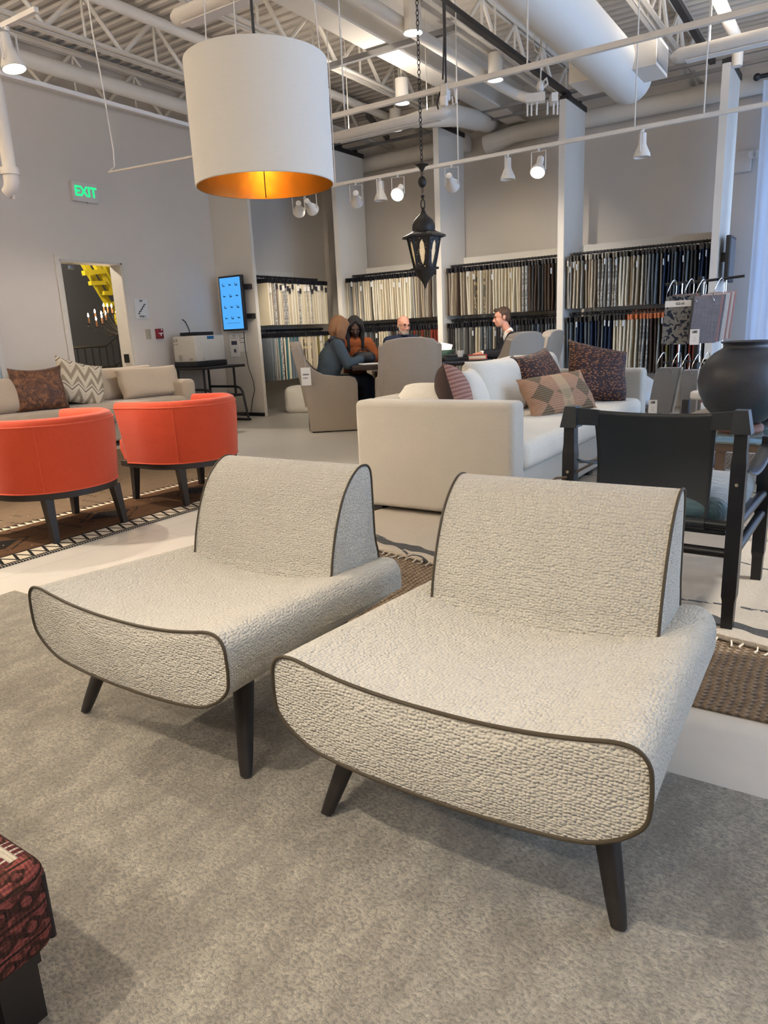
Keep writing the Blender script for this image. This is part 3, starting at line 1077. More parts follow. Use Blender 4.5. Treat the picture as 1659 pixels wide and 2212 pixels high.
gm.color(gm.mix((fine - 0.3).clamp() * 0.5, c2, (0.80, 0.73, 0.60)))
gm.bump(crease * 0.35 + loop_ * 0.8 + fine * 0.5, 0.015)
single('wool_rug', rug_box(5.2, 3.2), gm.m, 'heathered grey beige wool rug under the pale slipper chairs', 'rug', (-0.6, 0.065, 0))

jm = Mat('braided_jute', 0.95, spec=0.15)
q = jm.xyz(jm.warp(6, 0.03))
br = (q[1] * 42.0).fract()
side = (br - 0.5).abs() * 2.0
lob = (q[0] * 250.0 + (side * 2.6)).sin()
row = ((q[1] * 26.0).floor() * 12.9898).sin()
jn = jm.noise(40, 3)
jm.color(jm.mix((lob * 0.25 + jn * 0.9).clamp(), (0.12, 0.085, 0.058), (0.33, 0.25, 0.175)))
jm.bump(lob * 0.6 - side.pow(3.0) * 1.2 + jn, 0.006)
single('jute_rug', rug_box(4.3, 4.4, 0.010), jm.m, 'braided brown jute rug peeking out under the cream rug', 'rug', (-0.15, 4.235, 0))

cm = Mat('cream_berber_pile', 0.95, sheen=0.3, spec=0.15)
w = cm.xyz(cm.warp(7, 0.10))
fn = cm.noise(60, 4, 0.7, co=cm.map((1, 3, 1)))
band = ((w[1] + 1.30).abs() < 0.032)
dl = ((w[0] * 0.35 + w[1] * 1.0 + 0.52) * 0.8).fract()
dl2 = ((w[0] * 0.35 - w[1] * 1.0 + 0.03) * 0.8).fract()
dash = (cm.noise(45, 1) > 0.42)
lines = ((dl < 0.017).max(dl2 < 0.017)) * dash
base = cm.mix(cm.noise(5, 3), (0.46, 0.37, 0.27), (0.66, 0.56, 0.43))
cm.color(cm.mix(band.max(lines), cm.mix(fn, base, (0.70, 0.64, 0.54)), (0.022, 0.022, 0.026)))
cm.bump(fn, 0.02)
b = MB().rbox((0, 0, 0.022), (3.9, 2.9, 0.024), 0.01, 2)
cr = single('berber_rug', b, cm.m, 'shaggy cream rug with dark diamond lines under the safari chair and sofa', 'rug', (-0.32, 4.02, 0), rad(-12.3))
fr = MB()
for i in range(90):
    x = -1.93 + i * 0.0434
    fr.tube([(x, -1.445, 0.02), (x + R_.uniform(-0.012, 0.012), -1.47, 0.016), (x + R_.uniform(-0.02, 0.02), -1.475 - R_.random() * 0.012, 0.013)], 0.0035, 4)
o = part('fringe', fr, plain('cream_fringe', (0.55, 0.50, 0.42), 0.9), cr)
o['kind'] = 'stuff'

km = Mat('brown_kilim', 0.9, spec=0.15)
q = km.xyz()
u = (1.5 - q[0])                      # distance from the long edge facing the slipper chairs
v = q[1]
zig = ((v * 11.7).fract() - 0.5).abs() * 2.0
zig2 = ((v * 20.0).fract() - 0.5).abs() * 2.0
tn = km.noise(60, 3, co=km.map((1, 0.2, 1)))
field = km.mix(tn, (0.060, 0.030, 0.014), (0.125, 0.062, 0.028))
field2 = km.mix(tn, (0.105, 0.072, 0.045), (0.19, 0.135, 0.088))
c = km.mix((u > 0.82), field, field2)
# scattered dark medallions and small motifs
cell_v = ((v * 1.25 + 0.2).fract() - 0.5).abs()
med = (cell_v * 0.8 + (u - 0.45).abs() * 1.2)
c = km.mix((med < 0.16), c, (0.014, 0.011, 0.010))
ring = (med > 0.215) * (med < 0.235) * (km.noise(30, 1) > 0.45)
c = km.mix(ring, c, (0.012, 0.010, 0.009))
dots = (km.voro(13, rnd=0.9) < 0.06) * (km.noise(2.2, 1) > 0.52)
c = km.mix(dots, c, (0.55, 0.47, 0.33))
hook = (((u * 22.0).fract() - 0.5).abs() < 0.16) * (((v * 8.0).fract() - 0.5).abs() < 0.11) * (km.noise(1.7, 1) > 0.54)
c = km.mix(hook, c, (0.012, 0.010, 0.010))
# inner row of white triangles
tr0 = (u - 0.74) * 14.0
row1 = (u > 0.74) * (u < 0.81)
c = km.mix(row1, c, (0.03, 0.022, 0.018))
c = km.mix(row1 * (zig2 > tr0), c, (0.62, 0.55, 0.42))
# outer border: white band with a black stepped zigzag
bw = (u > 0.035) * (u < 0.165)
zz_ = ((u - 0.1) * 13.0 - (zig - 0.5) * 1.5).abs()
c = km.mix(bw, c, (0.56, 0.49, 0.38))
c = km.mix(bw * (zz_ < 0.30), c, (0.012, 0.011, 0.011))
edge = (u < 0.035).max((u > 0.165) * (u < 0.185))
c = km.mix(edge, c, (0.012, 0.010, 0.010))
fr_ = (u < 0.022) * (((v * 60.0).fract()) > 0.5)
c = km.mix(fr_, c, (0.30, 0.27, 0.22))
km.color(c)
km.bump((q[1] * 700.0).sin() * 0.3 + tn, 0.002)
single('kilim_rug', rug_box(3.0, 4.6, 0.008), km.m, 'brown kilim rug with zigzag border under the red chairs', 'rug', (-5.13, 2.6, 0))
bm_ = Mat('blue_rug_pile', 0.95)
bm_.color(bm_.mix((bm_.noise(9, 3) > 0.5), (0.05, 0.12, 0.25), (0.25, 0.34, 0.45)))
single('blue_rug', rug_box(2.4, 2.0, 0.010), bm_.m, 'mottled blue rug behind the glass coffee table', 'rug', (0.75, 7.5, 0))

# ================================================================== SLIPPER CHAIRS
bo = Mat('boucle', 0.95, sheen=0.35, spec=0.15)
wc = bo.warp(9, 0.014)
wc2 = bo.warp(60, 0.002, wc)
cell = bo.voro(1.0, co=bo.map((122, 122, 160), co=wc2), rnd=0.58)
cell = (cell * 1.15).pow(1.5)
fz = bo.noise(500, 2)
bo.color(bo.mix((fz * 0.5 + bo.noise(7, 2) * 0.5), (0.56, 0.53, 0.455), (0.655, 0.625, 0.545)))
bo.bump((1.0 - cell) * 1.0 + fz * 0.25, 0.0068, 1.0)
pipe_m = plain('olive_brown_piping', (0.052, 0.038, 0.020), 0.6, bump=0.0004)
leg_m = plain('espresso_wood', (0.016, 0.013, 0.012), 0.45, nscale=60, var=0.25)
HS = 0.985
half = [(0, .398), (.10, .400), (.20, .408), (.285, .421), (.34, .431), (.376, .427), (.396, .405), (.401, .370), (.401, .330), (.395, .297), (.376, .272), (.343, .247), (.29, .224), (.20, .211), (.10, .205), (0, .203)]


def catmull(P, k=6, closed=True):
    n = len(P)
    out = []
    for i in range(n):
        p0, p1, p2, p3 = [np.array(P[(i + j - 1) % n], float) for j in range(4)]
        for s in range(k):
            t = s / k
            out.append(tuple(0.5 * ((2 * p1) + (-p0 + p2) * t + (2 * p0 - 5 * p1 + 4 * p2 - p3) * t * t + (-p0 + 3 * p1 - 3 * p2 + p3) * t ** 3)))
    return out


half = [(x * HS, z) for x, z in half]
outl = catmull(half + [(-x, z) for x, z in reversed(half[1:-1])], 5)


def slipper(loc, rz, label):
    t = thing('slipper_chair', label, 'slipper chair', loc, rad(rz), 'pale slipper chairs')
    rings = []

    def sec(y, s=1.0, cx=0.0, cz=0.315):
        tt = max(0, (y + 0.40) / 0.82)
        r = []
        for x, z in outl:
            zz_ = z - (0.052 * tt if z > 0.33 else -0.004 * tt)
            r.append((cx + x * s * (1 - 0.02 * tt), y, cz + (zz_ - cz) * s))
        return r
    for k in range(1, 9):
        s = k / 8
        rings.append(sec(-0.40 - 0.014 * (1 - s * s), max(s, 0.02)))
    for y in (-0.396, -0.38, -0.33, -0.25, -0.15, -0.05, 0.05, 0.15, 0.25, 0.33):
        rings.append(sec(y))
    for a in (20, 40, 55, 70, 82):
        rings.append(sec(0.35 + 0.05 * math.sin(rad(a)), 1 - 0.055 * (1 - math.cos(rad(a)))))
    for k in (7, 5, 3, 1):
        rings.append(sec(0.402 + 0.004 * (1 - k / 8), 0.945 * k / 8))
    part('seat', MB().rings(rings), bo.m, t, angle=75)
    part('seat_piping', MB().tube([(x, -0.402, z) for x, z in outl], 0.0040, 8, loop=True), pipe_m, t)
    # wedge back
    pr = [(.142, .345), (.140, .40), (.156, .47), (.183, .545), (.220, .615), (.262, .661), (.305, .688), (.340, .692), (.362, .682), (.372, .655), (.374, .58), (.376, .46), (.377, .345)]
    pc = catmull(pr, 4)
    cy, cz = 0.28, 0.48
    W = 0.292
    R2 = []
    for k in range(1, 7):
        s = k / 6
        R2.append([(-W - 0.010 * (1 - s * s), cy + (y - cy) * s, cz + (z - cz) * s) for y, z in pc])
    for x in (-0.27, -0.18, -0.09, 0, 0.09, 0.18, 0.27):
        R2.append([(x, y - 0.008 * (1 - (x / W) ** 2) * (1 if y < 0.3 else 0), z) for y, z in pc])
    for k in range(6, 0, -1):
        s = k / 6
        R2.append([(W + 0.010 * (1 - s * s), cy + (y - cy) * s, cz + (z - cz) * s) for y, z in pc])
    part('backrest', MB().rings(R2), bo.m, t, angle=75)
    for s in (-1, 1):
        part('back_piping', MB().tube([(s * (W + 0.001), y, z) for y, z in pc], 0.0038, 8, loop=True), pipe_m, t)
    for s in (-1, 1):
        for (x0, y0, z0, x1, y1) in ((.262, -.225, .262, .335, -.322), (.25, .18, .27, .27, .30)):
            p0, p1 = Vector((s * x0, y0, z0)), Vector((s * x1, y1, 0.006))
            b = MB()
            rr = []
            for k in range(9):
                f = k / 8
                c = p0.lerp(p1, f)
                r = 0.030 * (1 - f) + 0.0165 * f
                if k == 8: r *= 0.9
                rr.append([c + Vector((r * math.copysign(abs(math.cos(a)) ** 0.75, math.cos(a)), r * 0.92 * math.copysign(abs(math.sin(a)) ** 0.75, math.sin(a)), 0)) for a in [2 * PI * j / 24 for j in range(24)]])
            b.rings(rr)
            part('leg', b, leg_m, t, angle=50)
    return t


RUGH = 0.012
slipper((-0.606, 1.440, RUGH), 0.8, 'right pale boucle slipper chair, nearer the safari chair')
slipper((-1.544, 1.448, RUGH), 0.0, 'left pale boucle slipper chair, nearer the red chairs')

# ================================================================== OTTOMAN at the lower left corner
om = Mat('red_kilim_upholstery', 0.9, spec=0.15)
q = om.xyz()
y_, z_ = q[1], q[2]
up = (q[2] > 0.297)
d = z_ * (1.0) - up * (q[0] * 1.0 + 0.0)     # stripes wrap from the top down the side
wv = om.noise(140, 2)
red = om.mix(om.noise(70, 3, co=om.map((1, 1, 0.4))), (0.15, 0.032, 0.026), (0.29, 0.085, 0.065))
dark = (0.028, 0.016, 0.011)
st = (d * 21.0 + om.noise(9, 2) * 0.25).fract()
zg = ((y_ * 23.0 + om.noise(12, 2) * 0.3).fract() - 0.5).abs() * 2.0
c = om.mix((st < 0.10), red, dark)
dia = (zg - ((st - 0.55).abs() * 3.2)).abs()
c = om.mix((dia < 0.30) * (st > 0.2) * (st < 0.92) * 0.85, c, dark)
c = om.mix(((zg - 0.5).abs() < 0.10) * (st > 0.35) * (st < 0.7), c, dark)
c = om.mix((om.noise(40, 3) > 0.52) * 0.7, c, (0.05, 0.022, 0.014))
wb = (d > 0.345) * (d < 0.40)
gk = (((y_ * 26.0).fract() - 0.5).abs() < 0.30) * (((d * 70.0).fract() - 0.5).abs() < 0.34)
c = om.mix(wb, c, (0.42, 0.37, 0.29))
c = om.mix(wb * gk, c, (0.09, 0.02, 0.022))
om.color(c)
om.bump((y_ * 900.0).sin() * 0.5 + (z_ * 900.0).sin() * 0.5 + wv * 1.5, 0.0012)
t = thing('ottoman', 'red patterned kilim ottoman on a dark wood base at the lower left corner', 'ottoman', (-1.0, 0.5, RUGH))
b = MB().rbox((-0.42, -0.42, 0.222), (0.84, 0.84, 0.175), 0.04, 5, puff=0.012)
part('upholstered_top', b, om.m, t, angle=60)
part('piping', MB().tube([(-0.013, -0.013, z) for z in (0.155, 0.2, 0.25, 0.275)], 0.006, 8), plain('dark_piping', (0.02, 0.012, 0.010), 0.8), t)
part('base', MB().bb((-0.82, -0.82, 0.11), (-0.03, -0.03, 0.136)), DARK_WOOD, t, False)
for sx in (-0.81, -0.10):
    for sy in (-0.81, -0.10):
        part('leg', MB().bb((sx, sy, 0), (sx + 0.065, sy + 0.065, 0.11)), DARK_WOOD, t, False)

# ================================================================== RED BARREL CHAIRS
rc = Mat('red_orange_velvet', 0.8, sheen=0.2, spec=0.2)
q = rc.xyz()
nn = rc.noise(120, 3, co=rc.map((1, 1, 0.35)))
rc.color(rc.mix(nn * 0.6 + rc.noise(3.0, 2) * 0.4, (0.43, 0.040, 0.013), (0.59, 0.074, 0.024)))
rc.bump(rc.noise(420, 2) + (q[2] * 1500.0).sin() * 0.25, 0.0006)
rpipe = plain('red_piping', (0.60, 0.085, 0.035), 0.75)


def barrel(loc, rz, label):
    t = thing('barrel_chair', label, 'barrel chair', loc, rz, 'red barrel chairs')
    R, ya, zt_, zb_ = 0.362, -0.20, 0.715, 0.29
    path = []
    for k in range(7):
        path.append((Vector((R, ya + (0 - ya) * k / 7, 0)), Vector((1, 0, 0))))
    for k in range(37):
        a = PI * k / 36
        path.append((Vector((R * math.cos(a), R * math.sin(a), 0)), Vector((math.cos(a), math.sin(a), 0))))
    for k in range(7):
        path.append((Vector((-R, ya * (k + 1) / 7, 0)), Vector((-1, 0, 0))))
    sec = [(0.0, zb_), (0.004, 0.36), (0.008, 0.46), (0.012, 0.56), (0.012, 0.64), (0.008, 0.675), (-0.004, 0.703), (-0.028, zt_), (-0.055, 0.708), (-0.074, 0.685), (-0.080, 0.65), (-0.072, 0.52), (-0.066, 0.40), (-0.064, zb_)]
    rings = []
    N = len(path)
    for i, (p, nrm) in enumerate(path):
        s = i / (N - 1)
        e = max(0, 1 - min(s, 1 - s) / 0.16)
        tg = Vector((0, -1, 0))
        ring = []
        for r_, z in sec:
            k = (z - zb_) / (zt_ - zb_)
            back = 1 - e
            ring.append(p + nrm * (r_ + 0.012 * k * back) + Vector((0, 0, z - 0.012 * e)) + tg * (0.095 * e * k ** 2.2))
        rings.append(ring)
    part('shell', MB().rings(rings), rc.m, t, angle=60)
    part('top_piping', MB().tube([r[5] + Vector((0, 0, 0.0)) for r in rings], 0.0045, 6), rpipe, t)
    part('bottom_piping', MB().tube([r[0] + Vector((0, 0, 0.004)) for r in rings], 0.0045, 6), rpipe, t)
    for k in (16, 34):
        part('back_seam', MB().tube([rings[k][j] + path[k][1] * 0.0006 for j in range(0, 6)], 0.0016, 5), rpipe, t)
    # D-shaped seat and plinth
    def dshape(r, y0):
        return [(r, y0)] + [(r * math.cos(PI * k / 24), r * math.sin(PI * k / 24)) for k in range(25)] + [(-r, y0)]
    cu = MB()
    rr = []
    for z, sh in ((0.292, 0.0), (0.30, -0.004), (0.37, 0.012), (0.43, 0.008), (0.452, -0.012), (0.462, -0.06), (0.466, -0.2)):
        rr.append([(x, y, z) for x, y in dshape(0.312 + sh, -0.33 - sh * 1.0)])
    cu.rings(rr)
    part('seat_cushion', cu, rc.m, t, angle=60)
    pl = MB().rings([[(x, y, z) for x, y in dshape(0.354, -0.30)] for z in (0.252, 0.289)])
    part('plinth', pl, DARK_WOOD, t, angle=30)
    for s in (-1, 1):
        for (x0, y0, x1, y1) in ((0.235, 0.235, 0.245, 0.272), (0.285, -0.24, 0.292, -0.265)):
            b = MB()
            h0, h1 = 0.026, 0.017
            b.rings([[(s * x0 - h0, y0 - h0, 0.255), (s * x0 + h0, y0 - h0, 0.255), (s * x0 + h0, y0 + h0, 0.255), (s * x0 - h0, y0 + h0, 0.255)],
                     [(s * x1 - h1, y1 - h1, 0.0), (s * x1 + h1, y1 - h1, 0.0), (s * x1 + h1, y1 + h1, 0.0), (s * x1 - h1, y1 + h1, 0.0)]])
            part('leg', b, DARK_WOOD, t, False)
    return t


barrel((-4.06, 2.48, 0.008), -PI / 2 + 0.05, 'nearer red orange barrel chair at the left edge of the view')
barrel((-4.02, 3.50, 0.008), -PI / 2 - 0.10, 'farther red orange barrel chair behind the left slipper chair')

# ================================================================== WHITE SOFA
wl = cloth('cream_linen', (0.47, 0.44, 0.38), bump=0.0005, scale=900)
wl2 = cloth('white_linen_cushion', (0.68, 0.645, 0.565), bump=0.0005, scale=900)
SX0, SX1, SY0, SY1 = -2.54, -1.50, 3.55, 6.50
t = thing('sofa', 'long cream linen sofa with loose back cushions behind the slipper chairs', 'sofa', (SX0, SY0, 0.0))
W_, L_ = SX1 - SX0, SY1 - SY0
part('near_arm', MB().rbox((W_ / 2, 0.085, 0.385), (W_, 0.17, 0.65), 0.035, 5), wl, t, angle=60)
part('far_arm', MB().rbox((W_ / 2, L_ - 0.085, 0.385), (W_, 0.17, 0.65), 0.035, 5), wl, t, angle=60)
part('back', MB().rbox((0.10, L_ / 2, 0.385), (0.20, L_ - 0.34, 0.65), 0.035, 4), wl, t, angle=60)
part('base', MB().rbox((W_ / 2 - 0.01, L_ / 2, 0.18), (W_ - 0.04, L_ - 0.34, 0.24), 0.02, 3), wl, t, angle=60)
part('seat_cushion', MB().rbox((0.62, L_ / 2, 0.385), (0.86, L_ - 0.36, 0.165), 0.06, 5, puff=0.018), wl2, t, angle=70)
for i, (yc, w, seed, lean) in enumerate(((1.42, 0.80, 2, 15), (2.28, 0.80, 3, 15))):
    part('back_cushion', MB().cushion(w, 0.44, 0.22, 0.012, 0.02, seed, 22, (0.36, yc, 0.455), rotz(rad(90)) @ rotx(rad(-lean)), ex=5.0), wl2, t, angle=80)
for x in (0.06, W_ - 0.12):
    for y in (0.05, L_ / 2, L_ - 0.15):
        part('leg', MB().bb((x, y, 0), (x + 0.08, y + 0.09, 0.062)), DARK_WOOD, t, False)


def pillow(name, m, label, loc, w, h, th, yaw, lean=12, roll=0.0, seed=0, pinch=0.07, sag=0.0, group=None, back=None, n=20, ex=3.0):
    """pillow whose face looks along local -Y before yaw; loc is the base point"""
    R = rotz(yaw) @ rotx(rad(-lean)) @ roty(roll)
    mb = MB().cushion(w, h, th, pinch, sag, seed, n, (0, 0, 0), ex=ex)
    me = mb.mesh(name, True, 80)
    o = link(name, me, m)
    o.matrix_world = Matrix.Translation(loc) @ R.to_4x4()
    if back is not None:
        me.materials.append(back)
        for p in me.polygons:
            if p.center.y > 0.004: p.material_index = 1
    return tag(o, label, 'pillow', group)


# fallen cushion over the near end of the back, the square white pillow and the patterned pillows
p = ony(900, 853, 3.86)
pillow('cushion', wl2, 'flattened cream cushion lying on the near end of the cream sofa', (-2.20, 3.78, 0.620), 0.42, 0.24, 0.15, rad(4), 55, 0, 11, 0.02)
pk = Mat('striped_pink_kilim', 0.9, spec=0.15)
q = pk.xyz()
pk.color(pk.mix(((q[2] * 260.0).sin() * 0.5 + 0.5) * 0.8 + pk.noise(60, 2) * 0.2, (0.22, 0.10, 0.085), (0.44, 0.26, 0.205)))
pk.bump((q[2] * 260.0).sin() * 0.5 + pk.noise(200, 2), 0.003)
brown = plain('dark_brown_cotton', (0.045, 0.026, 0.022), 0.85, bump=0.0004)
pillow('throw_pillow', pk.m, 'pink striped pillow with a dark brown back at the near end of the cream sofa', (-2.00, 3.98, 0.47), 0.50, 0.44, 0.21, rad(117), 16, rad(6), 4, 0.05, back=brown)
pillow('throw_pillow', wl2, 'plain white square pillow right of the pink striped pillow', (-1.98, 4.22, 0.47), 0.42, 0.40, 0.16, rad(108), 18, 0, 5, 0.05)
kl = Mat('tan_kilim_pillow', 0.9, spec=0.15)
q = kl.xyz()
ribs = (q[2] * 420.0).sin() * 0.5 + 0.5
base = kl.mix(ribs * 0.6 + kl.noise(40, 2) * 0.4, (0.30, 0.165, 0.105), (0.52, 0.33, 0.22))
ax = ((q[0] * 5.0 + 0.5).fract() - 0.5).abs() * 2.0
az = ((q[2] * 6.2 + 0.02).fract() - 0.5).abs() * 2.0
tri = (ax < az * 0.9) * (q[0].abs() < 0.30)
olive = kl.mix(ribs, (0.12, 0.085, 0.055), (0.26, 0.20, 0.13))
c = kl.mix(tri * ((q[0] * 5.0 + 0.5).floor()._m('MODULO', 2.0).abs() > 0.5).max((q[2] < 0.16) * 0.8), base, olive)
c = kl.mix((q[0].abs() < 0.05) * 0.5, c, (0.55, 0.45, 0.28))
kl.color(c)
kl.bump(ribs + kl.noise(150, 2), 0.003)
pillow('lumbar_pillow', kl.m, 'long tan kilim pillow with dark triangles on the cream sofa', (-1.72, 5.05, 0.47), 0.66, 0.33, 0.17, rad(64), 32, rad(-3), 6, 0.07)
lp = Mat('leopard_velvet', 0.6, sheen=0.08, spec=0.25)
vv = lp.voro(34, co=lp.map((1, 1, 2.4), (0, rad(25), 0), co=lp.warp(10, 0.03)), rnd=0.9)
lp.color(lp.mix(((vv - 0.25) * 5.0).clamp(), (0.30, 0.125, 0.055), (0.030, 0.014, 0.016)))
lp.bump(lp.noise(200, 2), 0.0015)
pillow('throw_pillow', lp.m, 'dark leopard velvet pillow standing before the far arm of the cream sofa', (-1.74, 5.85, 0.47), 0.56, 0.50, 0.20, rad(52), 22, rad(14), 7, 0.08)
pillow('throw_pillow', lp.m, 'dark leopard velvet pillow lying back behind the tan kilim pillow', (-1.98, 5.50, 0.47), 0.58, 0.48, 0.18, rad(80), 26, rad(-5), 8, 0.08)

# ================================================================== BEIGE SOFA at the left wall
bl = cloth('beige_sofa_cloth', (0.40, 0.335, 0.265), bump=0.0005, scale=800)
bl2 = cloth('beige_cushion_cloth', (0.46, 0.385, 0.30), bump=0.0005, scale=800)
t = thing('sofa', 'low beige sofa along the left wall behind the red chairs', 'sofa', (-7.78, 2.3, 0.0))
L_ = 3.95
part('right_arm', MB().rbox((0.46, L_ - 0.10, 0.36), (0.92, 0.20, 0.60), 0.06, 5), bl, t, angle=60)
part('left_arm', MB().rbox((0.46, 0.10, 0.36), (0.92, 0.20, 0.60), 0.06, 5), bl, t, angle=60)
part('back', MB().rbox((0.10, L_ / 2, 0.36), (0.20, L_ - 0.4, 0.58), 0.05, 4), bl, t, angle=60)
part('base', MB().rbox((0.47, L_ / 2, 0.17), (0.90, L_ - 0.4, 0.22), 0.03, 3), bl, t, angle=60)
part('seat_cushion', MB().rbox((0.55, L_ / 2, 0.375), (0.86, L_ - 0.42, 0.19), 0.06, 5, puff=0.015), bl, t, angle=70)
for x in (0.05, 0.80):
    for y in (0.08, L_ - 0.16):
        part('leg', MB().bb((x, y, 0), (x + 0.07, y + 0.08, 0.07)), DARK_WOOD, t, False)
for y0, px in ((0.62, 1), (1.42, 2), (2.42, 3), (3.38, 4)):
    part('back_cushion', MB().cushion(0.92, 0.42, 0.24, 0.015, 0.02, px + 20, 20, (0.34, y0, 0.445), rotz(rad(90)) @ rotx(rad(-16)), ex=5.0), bl2, t, angle=80)
# front feet of the sofa stand on the bare floor; pillows
bv = Mat('brown_crushed_velvet', 0.36, sheen=0.1, spec=0.5)
dn = bv.noise(9, 4, 0.6, dist=2.5)
bv.color(bv.mix(((dn - 0.42) * 4.0).clamp(), (0.065, 0.022, 0.010), (0.26, 0.105, 0.040)))
bv.bump(bv.noise(14, 4, 0.6, dist=2.0), 0.02)
zg = Mat('zigzag_wool', 0.9, spec=0.15)
q = zg.xyz()
zx = ((q[0] * 6.5).fract() - 0.5).abs() * 2.0
zr = (q[2] * 6.5 + zx * 0.95)
tri = ((zr.fract()) > 0.5)
rowi = (q[2] * 3.2 + zx * 0.25).fract()
c = zg.mix(tri, (0.58, 0.52, 0.41), (0.30, 0.25, 0.185))
c = zg.mix((rowi > 0.55) * (rowi < 0.75), c, (0.62, 0.57, 0.47))
c = zg.mix((rowi > 0.62) * (rowi < 0.68), c, (0.20, 0.16, 0.125))
zg.color(c)
zg.bump(zg.noise(150, 2), 0.002)


def base_px(px, py, x): return onx(px, py, x)


pb = onx(102, 890, -6.98)
pillow('throw_pillow', bv.m, 'brown crushed velvet pillow on the beige sofa', (-7.02, pb.y, 0.475), 0.53, 0.47, 0.16, rad(90 - 14), 16, 0, 31, 0.06, 0.05)
pz = onx(186, 885, -7.12)
pillow('throw_pillow', zg.m, 'cream and grey zigzag pillow leaning beside the brown velvet pillow', (-7.16, pz.y, 0.475), 0.56, 0.54, 0.17, rad(90), 22, rad(17), 32, 0.06, 0.04)
for px, w, lab, sd, yaw in ((35, 0.75, 'plain beige cushion at the left end behind the brown velvet pillow', 33, 90), (334, 0.84, 'plain beige cushion leaning at the right end of the beige sofa', 34, 84)):
    pc_ = onx(px, 875, -7.15)
    pillow('cushion', bl2, lab, (-7.13, pc_.y, 0.465), w, 0.39, 0.20, rad(yaw), 20, 0, sd, 0.02, 0.02, ex=5.0)

# dark tray table between the sofa and the red chairs
p = onz(80, 908, 0.42)
t = thing('coffee_table', 'low dark wood coffee table behind the nearer red chair', 'coffee table', (-5.75, 2.65, 0.008))
part('table_top', MB().rbox((0, 0, 0.39), (0.62, 1.25, 0.035), 0.008), DARK_WOOD, t)
for sx in (-0.26, 0.2):
    for sy in (-0.57, 0.51):
        part('leg', MB().bb((sx, sy, 0), (sx + 0.06, sy + 0.06, 0.373)), plain('weathered_wood', (0.22, 0.16, 0.11), 0.7, nscale=30, var=0.25), t, False)
single('tray', MB().rbox((0, 0, 0.015), (0.36, 0.52, 0.02), 0.006).bb((-0.18, -0.26, 0.02), (-0.165, 0.26, 0.045)).bb((0.165, -0.26, 0.02), (0.18, 0.26, 0.045)), BLACK_MET, 'flat dark tray on the low coffee table', 'tray', (-5.72, 2.85, 0.4155))

# ================================================================== SAFARI CHAIR
lea = Mat('black_leather', 0.38, spec=0.45)
ln = lea.noise(5, 3)
lea.color(lea.mix(ln, (0.010, 0.013, 0.017), (0.022, 0.028, 0.034)))
lea.bump(lea.noise(180, 3), 0.0006)
bkw = plain('ebonised_wood', (0.010, 0.010, 0.012), 0.35, nscale=40, var=0.3, spec=0.45)
blu = Mat('blue_green_velvet', 0.6, sheen=0.8)
q = blu.xyz()
blu.color(blu.mix(blu.noise(30, 3, co=blu.map((1, 8, 1))), (0.014, 0.045, 0.062), (0.04, 0.115, 0.14)))
blu.bump(blu.noise(25, 3, co=blu.map((1, 5, 1))), 0.006)
t = thing('safari_chair', 'black leather safari sling chair on the cream rug at the right', 'sling chair', (-0.585, 2.62, 0.034), rad(-3))
hw = 0.295
LEGP = []


def turned_leg(x, y, h):
    b = MB()
    rr = []
    for z, s in ((0, 0.8), (0.10, 0.85), (0.12, 1.0), (h * 0.42, 1.0), (h * 0.47, 1.0), (h * 0.5, 1.0), (h * 0.78, 1.0), (h * 0.83, 0.88), (h, 0.82)):
        r = 0.0235 * s
        rr.append([(x + sx * r, y + sy * r, z) for sx, sy in ((-1, -1), (1, -1), (1, 1), (-1, 1))])
    return b.rings(rr)


for s in (-1, 1):
    part('rear_leg', turned_leg(s * hw, 0, 0.755), bkw, t, False)
    part('front_leg', turned_leg(s * hw, 0.58, 0.60), bkw, t, False)
    part('side_rail', MB().cyl((s * hw, 0, 0.37), (s * hw, 0.58, 0.37), 0.017, n=14), bkw, t)
    part('side_rail', MB().cyl((s * hw, 0, 0.27), (s * hw, 0.58, 0.29), 0.017, n=14), bkw, t)
    part('pin', MB().cyl((s * hw, -0.024, 0.52), (s * hw, -0.029, 0.52), 0.006, n=12), plain('brass_pin', (0.6, 0.5, 0.35), 0.3, 1.0), t)
    strap = MB()
    P = []
    for k in range(13):
        f = k / 12
        P.append((s * (hw + 0.0), f * 0.56 + 0.01, 0.575 - 0.055 * math.sin(PI * f)))
    strap.surf(lambda u, v: Vector((P[round(u * 12)][0] + s * 0.0 + (v - 0.5) * 0.055, P[round(u * 12)][1], P[round(u * 12)][2] - 0.01 * (2 * v - 1) ** 2)), 13, 7)
    o = part('arm_strap', strap, lea.m, t)
    m_ = o.modifiers.new('thickness', 'SOLIDIFY')
    m_.thickness = 0.005
part('front_rail', MB().cyl((-hw, 0.58, 0.30), (hw, 0.58, 0.30), 0.017, n=14), bkw, t)
part('back_rail', MB().cyl((-hw, 0.0, 0.37), (hw, 0.0, 0.37), 0.017, n=14), bkw, t)
part('back_rail', MB().cyl((-hw, 0.0, 0.27), (hw, 0.0, 0.27), 0.017, n=14), bkw, t)
part('leather_sleeve', MB().cyl((-0.22, 0.0, 0.27), (0.13, 0.0, 0.27), 0.022, n=16).cyl((-0.24, 0.0, 0.37), (0.20, 0.0, 0.37), 0.022, n=16), lea.m, t)
# back sling: wide band at the top wrapped over the posts, narrowing below
sl = MB()


def slingfn(u, v):
    z = 0.755 - v * 0.40
    wtop = hw - 0.055
    hwid = 0.215 - 0.012 * math.sin(PI * v * 0.7)
    x = (2 * u - 1) * hwid
    sag = 0.035 * (1 - (2 * u - 1) ** 2)
    dip = -0.012 * (1 - (2 * u - 1) ** 2) * (1 - v)
    return Vector((x, 0.012 + sag + 0.03 * math.sin(PI * v), z + dip))


